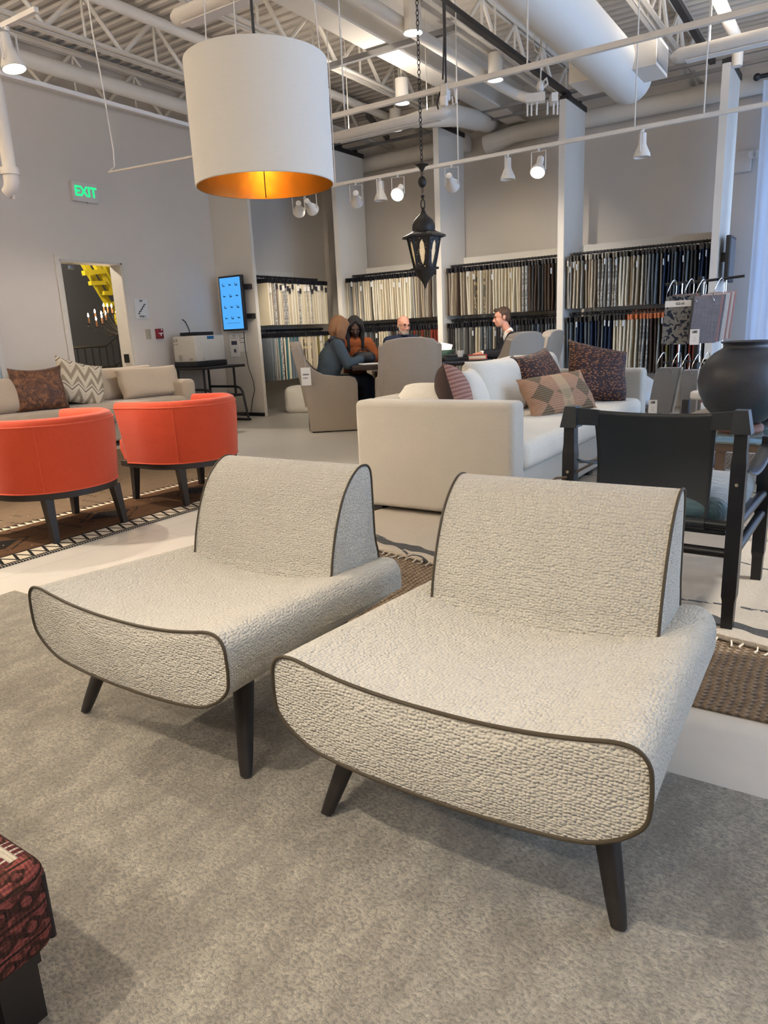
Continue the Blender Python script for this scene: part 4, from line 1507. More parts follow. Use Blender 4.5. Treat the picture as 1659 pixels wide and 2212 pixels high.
sl.surf(slingfn, 25, 25)
o = part('back_sling', sl, lea.m, t)
m_ = o.modifiers.new('thickness', 'SOLIDIFY')
m_.thickness = 0.006
for s in (-1, 1):
    cp = MB()
    cp.rings([[(s * x, y, 0.690) for x, y in ((0.262, -0.032), (0.327, -0.032), (0.327, 0.032), (0.262, 0.032))],
              [(s * x, y, 0.768) for x, y in ((0.270, -0.024), (0.312, -0.024), (0.312, 0.024), (0.270, 0.024))]])
    cp.rings([[(s * x, y, 0.700 + (0.0 if x > 0.25 else -0.004)) for x, y in ((0.195, 0.012), (0.275, -0.016), (0.275, -0.006), (0.195, 0.022))],
              [(s * x, y, 0.764 - (0.0 if x > 0.25 else 0.010)) for x, y in ((0.195, 0.012), (0.275, -0.016), (0.275, -0.006), (0.195, 0.022))]])
    part('corner_strap', cp, lea.m, t, angle=30)
part('buckle', MB().tube([(0.09, 0.03, 0.385), (0.19, 0.03, 0.385), (0.19, 0.03, 0.42), (0.09, 0.03, 0.42)], 0.004, 6, loop=True), plain('dark_buckle', (0.10, 0.10, 0.11), 0.3, 0.9), t)
part('cord_tie', MB().tube([(-hw, -0.03, 0.50), (-hw - 0.04, -0.035, 0.495), (-hw - 0.07, -0.03, 0.48), (-hw - 0.03, -0.03, 0.478), (-hw + 0.03, 0.0, 0.52), (-hw + 0.07, 0.05, 0.545)], 0.005, 6), plain('brown_cord', (0.10, 0.075, 0.05), 0.9), t)
part('seat_sling', MB().rbox((0, 0.30, 0.335), (0.53, 0.56, 0.02), 0.008, 2), lea.m, t)
part('seat_cushion', MB().rbox((0, 0.31, 0.40), (0.52, 0.56, 0.10), 0.045, 5, puff=0.02), blu.m, t, angle=70)

# ================================================================== GLASS COFFEE TABLE and VASE
ct = thing('coffee_table', 'glass topped wooden coffee table carrying the dark vase', 'coffee table', (0.0, 4.75, 0.0))
gt = Mat('table_glass', 0.03, spec=0.6)
gt.color((0.55, 0.72, 0.74))
gt.b.inputs['Transmission Weight'].default_value = 0.85
part('glass_top', MB().rbox((0, 0, 0.437), (1.28, 1.06, 0.014), 0.004), gt.m, ct)
wfm = plain('brown_table_wood', (0.10, 0.062, 0.04), 0.5, nscale=25, var=0.3)
part('frame', MB().bb((-0.62, -0.51, 0.385), (0.62, -0.46, 0.429)).bb((-0.62, 0.46, 0.385), (0.62, 0.51, 0.429)).bb((-0.62, -0.46, 0.385), (-0.57, 0.46, 0.429)).bb((0.57, -0.46, 0.385), (0.62, 0.46, 0.429)), wfm, ct, False)
for sx in (-0.60, 0.55):
    for sy in (-0.50, 0.45):
        part('leg', MB().bb((sx, sy, 0), (sx + 0.05, sy + 0.05, 0.385)), wfm, ct, False)
VX, VY = -0.53, 4.62
single('vase_stand', MB().lathe([(0.001, 0.0), (0.115, 0.0), (0.125, 0.012), (0.125, 0.038), (0.11, 0.05), (0.001, 0.05)], n=32), plain('reddish_wood', (0.16, 0.06, 0.035), 0.5, nscale=20, var=0.3), 'small reddish wood base under the dark vase', 'stand', (VX, VY, 0.4441))
vm = Mat('dark_iron_glaze', 0.42, spec=0.5)
vm.color(vm.mix(vm.noise(6, 4), (0.018, 0.020, 0.026), (0.034, 0.036, 0.044)))
vm.bump(vm.noise(50, 3), 0.0015)
prof = [(0.001, 0.0), (0.09, 0.0), (0.13, 0.02), (0.20, 0.10), (0.235, 0.18), (0.245, 0.245), (0.235, 0.31), (0.205, 0.365), (0.165, 0.405), (0.128, 0.428), (0.115, 0.44), (0.118, 0.452), (0.132, 0.462), (0.134, 0.468), (0.126, 0.470), (0.110, 0.455), (0.107, 0.44), (0.15, 0.39), (0.20, 0.33), (0.22, 0.24), (0.18, 0.10), (0.001, 0.03)]
single('vase', MB().lathe(prof, n=56), vm.m, 'large round dark vase with a flared mouth at the right edge', 'vase', (VX, VY, 0.495), angle=70)

# white armed chair behind the vase, basket with a pillow beside the sofa
t = thing('arm_chair', 'chair with a white padded arm and beige seat behind the vase', 'chair', (-0.66, 5.45, 0.0), rad(-98))
aw = plain('white_leather_pad', (0.70, 0.68, 0.64), 0.5)
for s in (-1, 1):
    part('arm', MB().rbox((s * 0.29, -0.04, 0.60), (0.075, 0.34, 0.06), 0.02, 4), aw, t)
    part('front_leg', MB().rbox((s * 0.29, -0.24, 0.285), (0.045, 0.045, 0.57), 0.006), bkw, t)
    part('rear_leg', MB().rbox((s * 0.29, 0.26, 0.38), (0.045, 0.045, 0.76), 0.006), bkw, t)
part('seat', MB().rbox((0, 0.0, 0.40), (0.52, 0.54, 0.13), 0.05, 4, puff=0.02), cloth('oatmeal_tweed', (0.36, 0.30, 0.215), bump=0.002, scale=300), t)
part('backrest', MB().rbox((0, 0.26, 0.62), (0.52, 0.06, 0.26), 0.025, 4), cloth('oatmeal_tweed', (0.36, 0.30, 0.215)), t)
wk = Mat('brown_wicker', 0.8)
q = wk.xyz()
a_ = (q[2] * 120.0).sin() * ((q[0] + q[1]) * 90.0).sin()
wk.color(wk.mix(a_ * 0.5 + 0.5, (0.035, 0.025, 0.02), (0.17, 0.12, 0.085)))
wk.bump(a_, 0.006)
single('basket', MB().lathe([(0.001, 0.0), (0.15, 0.0), (0.18, 0.15), (0.20, 0.36), (0.195, 0.37), (0.175, 0.355), (0.15, 0.05), (0.001, 0.03)], n=32), wk.m, 'brown wicker basket beyond the far arm of the cream sofa', 'basket', (-1.62, 6.78, 0.0))
pillow('cushion', plain('silver_silk', (0.42, 0.41, 0.39), 0.35, sheen=0.4), 'silvery pillow stuffed into the wicker basket', (-1.58, 6.80, 0.31), 0.34, 0.34, 0.14, rad(60), 25, rad(38), 9, 0.06)

# ================================================================== CURTAIN at the right
cu_m = Mat('sheer_curtain', 0.9, spec=0.1)
cu_m.color((0.62, 0.66, 0.74))
_ms = cu_m.nt.nodes.new('ShaderNodeMixShader')
_tl = cu_m.nt.nodes.new('ShaderNodeBsdfTranslucent')
_tl.inputs['Color'].default_value = (0.60, 0.70, 0.90, 1)
_ms.inputs[0].default_value = 0.30
cu_m.nt.links.new(cu_m.b.outputs[0], _ms.inputs[1])
cu_m.nt.links.new(_tl.outputs[0], _ms.inputs[2])
cu_m.nt.links.new(_ms.outputs[0], cu_m.nt.nodes['Material Output'].inputs[0])


def drape(x0, x1, z0, z1, folds, amp):
    b = MB()
    nx = folds * 10 + 1

    def f(u, v):
        x = x0 + (x1 - x0) * u
        s = 0.75 + 0.25 * v
        y = amp * s * math.sin(2 * PI * folds * u) + amp * 0.35 * math.sin(2 * PI * folds * 0.37 * u + 2 * v)
        return Vector((x + 0.012 * math.sin(9 * u + 3 * v), y, z1 + (z0 - z1) * v))
    return b.surf(f, nx, 9)


t = thing('curtain', 'tall pale sheer curtain at the window right of the last partition', 'curtain', (-1.16, 9.85, 0))
o = part('drape', drape(0.0, 3.2, 0.02, 3.66, 17, 0.055), cu_m.m, t, angle=80)
part('curtain_rod', MB().cyl((-0.06, 0, 3.70), (3.3, 0, 3.70), 0.024, n=14).ell((-0.07, 0, 3.70), 0.04), BLACK_MET, t)

# ================================================================== FABRIC SAMPLES on the rails
FC = {
 'cream': (0.62, 0.555, 0.42), 'ivory': (0.68, 0.63, 0.52), 'oatmeal': (0.46, 0.395, 0.30), 'taupe': (0.27, 0.225, 0.175), 'grey': (0.27, 0.265, 0.25),
 'charcoal': (0.060, 0.058, 0.058), 'brown': (0.075, 0.050, 0.038), 'teal': (0.045, 0.13, 0.15), 'navy': (0.022, 0.035, 0.075), 'red': (0.20, 0.035, 0.022),
 'olive': (0.20, 0.165, 0.06), 'slate': (0.13, 0.155, 0.18)}
FM = {k: cloth('swatch_' + k, v, rough=0.9, sheen=0.0, bump=0.001, scale=500) for k, v in FC.items()}


def swirl(name, a, b, sc, th):
    m = Mat(name, 0.9, spec=0.2)
    n = m.noise(sc, 3, 0.5, dist=1.0)
    m.color(m.mix((n > th), a, b))
    return m.m


FM['black and white patterned'] = swirl('swatch_patterned', (0.60, 0.56, 0.46), (0.03, 0.03, 0.035), 22, 0.52)
FM['camouflage patterned'] = swirl('swatch_camouflage', (0.42, 0.33, 0.20), (0.12, 0.105, 0.08), 12, 0.5)
FM['grey dotted'] = swirl('swatch_dotted', (0.50, 0.49, 0.46), (0.22, 0.22, 0.22), 40, 0.5)
meshes = {}


def cloth_mesh(kind, H, seed):
    k = (kind, H, seed)
    if k in meshes: return meshes[k]
    rr = random.Random(seed)
    W, T = 0.42, rr.choice((0.014, 0.018, 0.023))
    p1, p2, am = rr.uniform(0, 6), rr.uniform(0, 6), rr.uniform(0.002, 0.006)
    rings = []
    N = 12
    for i in range(N + 1):
        f = i / N
        z = -H * f
        k_ = 1.0 + 0.25 * f
        ring = []
        pts = [(-W / 2, -T / 2), (-W / 4, -T / 2), (W / 4, -T / 2), (W / 2, -T / 2), (W / 2 + 0.004, 0), (W / 2, T / 2), (W / 4, T / 2), (-W / 4, T / 2), (-W / 2, T / 2), (-W / 2 - 0.006, 0)]
        for y, x in pts:
            ring.append((x * k_ + am * f * math.sin(8 * y + 4 * f + p1) + am * f * math.sin(5 * f + p2), y * (1 - 0.02 * f), z))
        rings.append(ring)
    me = MB().rings(rings).mesh('fabric_sample', True, 50)
    me.materials.append(FM[kind])
    meshes[k] = me
    return me


hg = MB()
hg.bb((-0.011, -0.228, -0.045), (0.011, 0.228, 0.016))
hg.tube([(0, 0, 0.0), (0, 0, 0.02), (0, 0.016, 0.034), (0, 0.022, 0.052), (0, 0.0, 0.074), (0, -0.022, 0.052), (0, -0.020, 0.040)], 0.0055, 5)
HANG = hg.mesh('hanger', True, 40)
HANG.materials.append(plain('black_hanger', (0.010, 0.010, 0.014), 0.3))
HANG2 = HANG.copy()
HANG2.materials.clear()
HANG2.materials.append(plain('orange_hanger', (0.55, 0.16, 0.06), 0.4))
TAGM = MB().bb((-0.002, -0.021, -0.07), (0.002, 0.021, 0.0)).mesh('paper_tag', False)
TAGM.materials.append(PAPER)
TAGD = TAGM.copy()
TAGD.materials.clear()
TAGD.materials.append(plain('dark_tag', (0.035, 0.035, 0.045), 0.6))


def rail_run(axis, p0, L, z, y_or_x, H, cols, where, n, tagp=0.2, darktag=False, orange=None, seed=0):
    """axis 'x': rail along X starting at p0; samples hang across it"""
    rr = random.Random(seed)
    rl = thing('fabric_rail', 'black rail %s' % where[0], 'rail', (p0, y_or_x, z) if axis == 'x' else (y_or_x, p0, z), 0 if axis == 'x' else PI / 2)
    part('rail', MB().cyl((0, 0, 0), (L, 0, 0), 0.016, n=10), BLACK_MET, rl)
    for s in (0.0, L):
        part('bracket', MB().bb((s - 0.012, -0.014, -0.016), (s + 0.012, 0.30, 0.016)), BLACK_MET, rl, False)
    step = L / n
    for i in range(n):
        f = (i + 0.5) / n
        col = cols(f, rr)
        zz_ = z - 0.058
        pos = Vector((p0 + step * (i + 0.5) + rr.uniform(-0.004, 0.004), y_or_x + rr.uniform(-0.012, 0.012), zz_))
        if axis == 'y': pos = Vector((pos.y, pos.x, pos.z))
        o = link('fabric_sample', cloth_mesh(col, H, rr.randint(0, 4)))
        o.location = pos
        o.rotation_euler = (rr.uniform(-0.012, 0.012), rr.uniform(-0.02, 0.02), (0 if axis == 'x' else PI / 2) + rr.uniform(-0.05, 0.05))
        lab = '%s fabric sample hanging on the %s' % (col, where[1])
        tag(o, lab, 'fabric sample', '%s samples on the %s' % (col, where[1]))
        h = link('hanger', HANG2 if (orange and orange(f)) else HANG, None, o)
        if rr.random() < tagp:
            tg = link('paper_tag', TAGD if (darktag and rr.random() < 0.7) else TAGM, None, o)
            tg.location = (rr.uniform(-0.004, 0.004), -0.236 if axis == 'x' else -0.236, -0.035 - rr.random() * 0.08)


def pick(*seq):
    def f(u, rr):
        for lim, opts in seq:
            if u <= lim: return rr.choice(opts)
        return rr.choice(seq[-1][1])
    return f


ZU, ZL = 1.97, 1.23
HU, HL = 0.62, 0.70
RY = PY + 0.26
N = 37
# corner bay on the left wall (rail along Y)
rail_run('y', 7.98, 1.42, 1.97, -7.32, 0.63, pick((1, ('cream', 'cream', 'ivory', 'oatmeal', 'cream', 'taupe', 'grey dotted'))), ('on the left wall corner bay, upper', 'upper rail of the corner bay behind the screen'), N, 0.55, True, seed=1)
rail_run('y', 7.98, 1.48, 1.21, -7.32, 0.66, pick((0.12, ('slate', 'grey')), (0.42, ('slate', 'teal', 'cream', 'charcoal', 'grey dotted')), (0.72, ('camouflage patterned', 'oatmeal', 'cream')), (1, ('cream', 'olive', 'ivory'))), ('on the left wall corner bay, lower', 'lower rail of the corner bay behind the screen'), N, 0.1, seed=2)
x0 = PX[0] + 0.09
w = PX[1] - PX[0] - 0.15
rail_run('x', x0, w, ZU, RY, HU, pick((0.2, ('oatmeal', 'grey', 'cream')), (0.36, ('cream', 'taupe', 'charcoal', 'ivory')), (0.47, ('black and white patterned', 'cream', 'ivory')), (0.72, ('cream', 'ivory', 'oatmeal')), (1, ('taupe', 'oatmeal', 'grey', 'brown'))), ('in the bay left of the lantern, upper', 'upper rail of the bay left of the lantern'), N, 0.2, seed=3)
rail_run('x', x0, w, ZL, RY, HL, pick((0.45, ('charcoal', 'cream', 'grey dotted', 'slate')), (0.72, ('charcoal', 'grey', 'brown')), (1, ('red', 'red', 'brown'))), ('in the bay left of the lantern, lower', 'lower rail of the bay left of the lantern'), N, 0.1, seed=4)
x0 = PX[1] + 0.07
w = PX[2] - PX[1] - 0.13
rail_run('x', x0, w, ZU, RY, HU, pick((0.20, ('taupe', 'taupe', 'brown', 'oatmeal')), (0.42, ('cream', 'oatmeal', 'camouflage patterned', 'ivory')), (0.62, ('cream', 'ivory', 'cream')), (0.76, ('grey dotted', 'oatmeal', 'taupe', 'cream')), (1, ('brown', 'brown', 'charcoal'))), ('in the bay right of the lantern, upper', 'upper rail of the bay right of the lantern'), N, 0.2, seed=5)
rail_run('x', x0, w, ZL, RY, HL, pick((0.25, ('grey', 'slate', 'charcoal')), (0.6, ('ivory', 'grey dotted', 'slate', 'cream', 'charcoal')), (1, ('charcoal', 'navy', 'slate'))), ('in the bay right of the lantern, lower', 'lower rail of the bay right of the lantern'), N, 0.1, seed=6)
x0 = PX[2] + 0.07
w = PX[3] - PX[2] - 0.13
rail_run('x', x0, w, ZU, RY, HU, pick((0.24, ('taupe', 'grey', 'oatmeal')), (0.38, ('grey dotted', 'grey', 'grey dotted')), (0.56, ('ivory', 'cream', 'oatmeal')), (0.68, ('slate', 'grey', 'taupe')), (1, ('navy', 'navy', 'charcoal', 'slate'))), ('in the bay beside the curtain, upper', 'upper rail of the bay beside the curtain'), N + 2, 0.3, seed=7)
rail_run('x', x0, w, ZL, RY, HL, pick((0.36, ('slate', 'charcoal', 'navy')), (0.62, ('ivory', 'cream', 'grey dotted', 'ivory')), (0.75, ('olive', 'brown', 'grey')), (1, ('charcoal', 'red', 'slate', 'navy'))), ('in the bay beside the curtain, lower', 'lower rail of the bay beside the curtain'), N, 0.15, orange=lambda f: f > 0.45, seed=8)

# ================================================================== MEMO STAND (swatches on wire rings)
t = thing('memo_stand', 'tall dark floor stand for fabric memos beyond the cream sofa', 'display stand', (-1.02, 5.95, 0))
part('post', MB().cyl((0, 0, 0.02), (0, 0, 1.40), 0.022, n=14), BLACK_MET, t)
part('base', MB().rbox((0, 0, 0.012), (0.46, 0.46, 0.024), 0.008), BLACK_MET, t)
for z in (1.36, 0.78):
    part('arm', MB().tube([(-0.24, -0.06, z), (0.0, -0.02, z + 0.005), (0.30, -0.06, z + 0.02)], 0.010, 8), BLACK_MET, t)
for x in (-0.12, 0.03, 0.18):
    part('wire_upright', MB().cyl((x, -0.05, 0.78), (x, -0.05, 1.36), 0.005, n=6), CHROME, t)
MM = {'navy leaf': swirl('memo_leaf_print', (0.20, 0.20, 0.19), (0.022, 0.028, 0.045), 26, 0.53),
      'blue tweed': None, 'plain grey': cloth('memo_grey', (0.19, 0.185, 0.18), bump=0.0005), 'pink': cloth('memo_pink', (0.42, 0.25, 0.24), bump=0.0005), 'white': cloth('memo_white', (0.6, 0.6, 0.6), bump=0.0005)}
tw = Mat('memo_tweed', 0.9)
q = tw.xyz()
tw.color(tw.mix(tw.noise(90, 2, co=tw.map((1, 1, 0.12))) * 0.5 + tw.noise(90, 2, co=tw.map((0.12, 1, 1))) * 0.5, (0.05, 0.06, 0.10), (0.30, 0.31, 0.37)))
MM['blue tweed'] = tw.m


def memo(px, py_top, py_bot, pw, Y, kind, label, yaw=0.1, extra=(), text=None, logo=False, tilt=0.0, shear=0.0):
    """a pack of swatches on two wire rings; the front swatch is described by its pixel box on plane Y"""
    c = ony(px, py_top, Y)
    zb = ony(px, py_bot, Y).z
    w = abs(ony(px + pw / 2, py_top, Y).x - ony(px - pw / 2, py_top, Y).x)
    h = c.z - zb
    t = thing('fabric_memo', label, 'fabric memo', c, yaw, None)
    n = len(extra) + 1

    def sheet(dx, dy, dz):
        b = MB()
        return b.rings([[(-w / 2 + dx + shear * f, dy, -h * f + dz), (w / 2 + dx + shear * f, dy, -h * f + dz), (w / 2 + dx + shear * f, dy + 0.004, -h * f + dz), (-w / 2 + dx + shear * f, dy + 0.004, -h * f + dz)] for f in (0, 0.33, 0.66, 1)])
    part('front_swatch', sheet(0, 0, 0), MM[kind], t, False)
    for i, k in enumerate(extra):
        part('swatch', sheet(0.012 * (i + 1), 0.011 * (i + 1), 0.004 * (i + 1)), MM[k], t, False)
    for s in (-0.33, 0.33):
        x = s * w
        r = MB()
        r.tube([(x - 0.02 + 0.05 * math.sin(a * 0.3), 0.025 - 0.04 * math.cos(a * PI / 6), 0.035 + 0.085 * math.sin(a * PI / 6)) for a in range(12)], 0.0032, 6, loop=True)
        part('wire_ring', r, CHROME, t)
    if logo:
        cx, cz = -w * 0.30 + shear * 0.86, -h * 0.86
        part('label_card', MB().bb((cx - 0.032, -0.004, cz - 0.055), (cx + 0.032, -0.002, cz + 0.055)), PAPER, t, False)
        part('label_print', text_mb('LEE', 0.022, lambda u, v, o_: (cx + u, -0.005 - o_, cz + 0.036 + v), bold=0.001).merge(text_mb('-----\n----\n-----', 0.012, lambda u, v, o_: (cx + u, -0.005 - o_, cz - 0.014 + v))), INK, t, False)
    if text:
        part('header_card', MB().bb((-w * 0.52, -0.006, -0.075), (w * 0.48, -0.003, -0.030)), PAPER, t, False)
        part('header_print', text_mb(text, 0.026, lambda u, v, o_: (u + 0.01, -0.0075 - o_, -0.053 + v)), INK, t, False)
    return t


memo(1467, 640, 744, 56, 5.80, 'navy leaf', 'hanging memo pack with a dark leaf print and a paper header strip', 0.05, ('plain grey', 'navy leaf', 'pink', 'plain grey'), text='G2-H', shear=-0.02)
memo(1530, 640, 741, 58, 5.72, 'blue tweed', 'hanging memo pack with a blue grey tweed front and white label card', 0.0, ('pink', 'blue tweed', 'white', 'white', 'pink', 'white', 'pink'), logo=True, shear=-0.025)
memo(1442, 796, 893, 50, 5.78, 'plain grey', 'plain grey leather memo hanging low beside the far sofa arm', 0.05, ('plain grey', 'white'), logo=True, shear=-0.05)
memo(1490, 800, 900, 34, 5.80, 'plain grey', 'low memo pack with a small crooked paper tag near the white chair arm', 0.1, ('white', 'plain grey'))
memo(1535, 795, 870, 40, 5.85, 'pink', 'low memo pack half hidden behind the dark vase', 0.1, ('white', 'blue tweed'))

# monitor on the right partition and the emergency light
t = thing('wall_monitor', 'dark portrait monitor mounted on the partition beside the curtain', 'monitor', (PX[3] + 0.042, PY + 0.24, 1.62))
part('bracket', MB().bb((0, -0.04, 0.1), (0.07, 0.04, 0.2)), BLACK_MET, t, False)
part('body', MB().rbox((0.09, 0.0, 0.12), (0.05, 0.42, 0.50), 0.01), BLACK_MET, t)
part('screen', MB().bb((0.1155, -0.19, -0.10), (0.117, 0.19, 0.34)), plain('dark_screen', (0.06, 0.08, 0.12), 0.15), t, False)
p = ony(1605, 350, YB)
t = thing('emergency_light', 'white emergency light box on the back wall beside the curtain', 'emergency light', (p.x, YB, p.z))
part('box', MB().rbox((0, -0.03, 0), (0.20, 0.06, 0.24), 0.012), WHITE_MET, t)
for s in (0.11, 0.16):
    part('lamp_head', MB().cyl((s, -0.05, 0.06), (s, -0.11, 0.05), 0.035, 0.045, n=18), WHITE_MET, t)
# white poufs in the corner bay
pfm = plain('white_vinyl_pouf', (0.68, 0.66, 0.61), 0.6, bump=0.004, bscale=12)
single('pouf', MB().rbox((0, 0, 0.19), (0.36, 0.36, 0.38), 0.07, 5, puff=0.02), pfm, 'white square pouf on the floor in the corner bay', 'pouf', (-6.98, 8.36, 0), rad(20), angle=60)
pp = swirl('scribble_print', (0.62, 0.58, 0.52), (0.12, 0.09, 0.08), 20, 0.55)
single('pouf', MB().rbox((0, 0, 0.19), (0.34, 0.34, 0.37), 0.06, 5, puff=0.02), pp, 'pouf with a dark scribble print behind the white square pouf', 'pouf', (-6.86, 8.86, 0), rad(10), angle=60)

# ================================================================== DINING GROUP (turned about 38 degrees to the walls)
GA = rad(37.7)
E1 = Vector((math.cos(GA), math.sin(GA), 0))
E2 = Vector((-math.sin(GA), math.cos(GA), 0))


def G(l, d, z=0.0): return E1 * l + E2 * d + Vector((0, 0, z))
def face(d): return math.atan2(d.x, -d.y)


def gpx(px, py, d):
    """point on the plane of depth d in the dining group's own frame -> (l, z)"""
    r = Vector(ray(px, py))
    p = Vector((0, 0, CAMH)) + r * (d / r.dot(E2))
    return p.dot(E1), p.z


tt = thing('dining_table', 'long dark wood dining table with people seated around it', 'dining table', G(1.09, 8.72), GA)
dtm = Mat('dark_polished_walnut', 0.22, spec=0.5)
q = dtm.xyz()
dtm.color(dtm.mix(dtm.noise(6, 4, co=dtm.map((0.5, 8, 1))), (0.020, 0.013, 0.010), (0.05, 0.03, 0.022)))
part('table_top', MB().rbox((0, 0, 0.725), (1.56, 1.0, 0.055), 0.008), dtm.m, tt)
part('pedestal', MB().rbox((0, 0, 0.36), (0.16, 0.42, 0.66), 0.02).rbox((0, 0, 0.025), (1.0, 0.62, 0.05), 0.015), dtm.m, tt)
TZ = 0.7525
slip = cloth('greige_slipcover', (0.36, 0.31, 0.255), bump=0.0006, scale=800)


def dining_chair(loc, rz, label):
    t = thing('dining_chair', label, 'dining chair', loc, rz, 'slipcovered dining chairs')
    # back with rounded top corners, reclined
    W = 0.30
    ol = [(-W + 0.01, 0.30), (-W, 0.60), (-W, 0.93), (-W + 0.02, 0.99), (-W + 0.06, 1.025), (-0.12, 1.045), (0, 1.05), (0.12, 1.045), (W - 0.06, 1.025), (W - 0.02, 0.99), (W, 0.93), (W, 0.60), (W - 0.01, 0.30)]
    rec = lambda z: 0.02 + 0.20 * max(0, z - 0.35) ** 1.15
    b = MB()
    rings = []
    for k, (w, s) in enumerate(((-0.058, 0.93), (-0.045, 0.985), (0.0, 1.0), (0.045, 0.985), (0.058, 0.93))):
        rings.append([(x * s, 0.24 + w + rec(z), 0.3 + (z - 0.3) * (0.985 if abs(w) > 0.05 else 1)) for x, z in ol])
    b.rings(rings)
    part('backrest', b, slip, t, angle=50)
    # sides: sloping arms that run into a floor length skirt
    for s in (-1, 1):
        ol2 = [(-0.29, 0.015), (0.27, 0.015), (0.30, 0.40), (0.40, 0.80), (0.435, 0.97), (0.36, 0.985), (0.29, 0.84), (0.20, 0.73), (0.08, 0.665), (-0.08, 0.64), (-0.22, 0.635), (-0.285, 0.615), (-0.31, 0.56), (-0.305, 0.30)]
        sb = MB()
        rr = []
        for x, k in ((0.245, 0.96), (0.252, 1.0), (0.30, 1.0), (0.318, 0.985)):
            rr.append([(s * (x + 0.018 * (1 - z)), 0.03 + (y - 0.03) * (k if z > 0.1 else 1), z if k == 1.0 or z < 0.1 else z - 0.008) for y, z in ol2])
        sb.rings(rr)
        part('side_panel', sb, slip, t, angle=50)
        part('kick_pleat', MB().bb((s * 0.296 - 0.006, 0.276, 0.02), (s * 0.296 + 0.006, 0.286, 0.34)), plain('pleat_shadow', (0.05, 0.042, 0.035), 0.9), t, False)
    sk = MB()
    sk.rings([[(-0.30, -0.29, z), (0.30, -0.29, z), (0.30, -0.24, z), (-0.30, -0.24, z)] for z in (0.015, 0.42)])
    sk.rings([[(-0.30, 0.22, z), (0.30, 0.22, z), (0.30, 0.275, z), (-0.30, 0.275, z)] for z in (0.015, 0.42)])
    part('skirt', sk, slip, t, False)
    part('seat_cushion', MB().rbox((0, -0.035, 0.43), (0.48, 0.53, 0.12), 0.045, 4, puff=0.012), slip, t, angle=60)
    part('foot', MB().bb((-0.27, -0.27, 0), (0.27, 0.25, 0.015)), DARK_WOOD, t, False)
    return t


chA = dining_chair(G(0.06, 8.68), face(E1), 'slipcovered dining chair holding the woman in the denim jacket')
lB, zB = gpx(878, 732, 7.62)
dining_chair(G(lB, 7.72), face(E2), 'slipcovered dining chair seen from behind in front of the bald man')
dining_chair(G(0.37, 9.40), face(-E2), 'slipcovered dining chair holding the woman in the orange top')
dining_chair(G(1.12, 9.50), face(-E2), 'slipcovered dining chair holding the bald man')
dining_chair(G(1.93, 8.04), face(E1 * -math.cos(rad(50)) + E2 * math.sin(rad(50))), 'bright empty slipcovered dining chair hiding the man in the dark suit')
dining_chair(G(2.50, 8.98), face(E1 * -math.cos(rad(36)) + E2 * math.sin(rad(36))), 'slipcovered dining chair holding the man in the dark suit')


# ------------------------------------------------------------------ people
def skinm(name, c):
    if name in _cache: return _cache[name]
    m = Mat(name, 0.5, spec=0.35)
    m.color(m.mix(m.noise(18, 3), tuple(v * 0.88 for v in c), tuple(min(1, v * 1.08) for v in c)))
    m.b.inputs['Subsurface Weight'].default_value = 0.08
    m.b.inputs['Subsurface Radius'].default_value = (0.02, 0.008, 0.004)
    _cache[name] = m.m
    return m.m


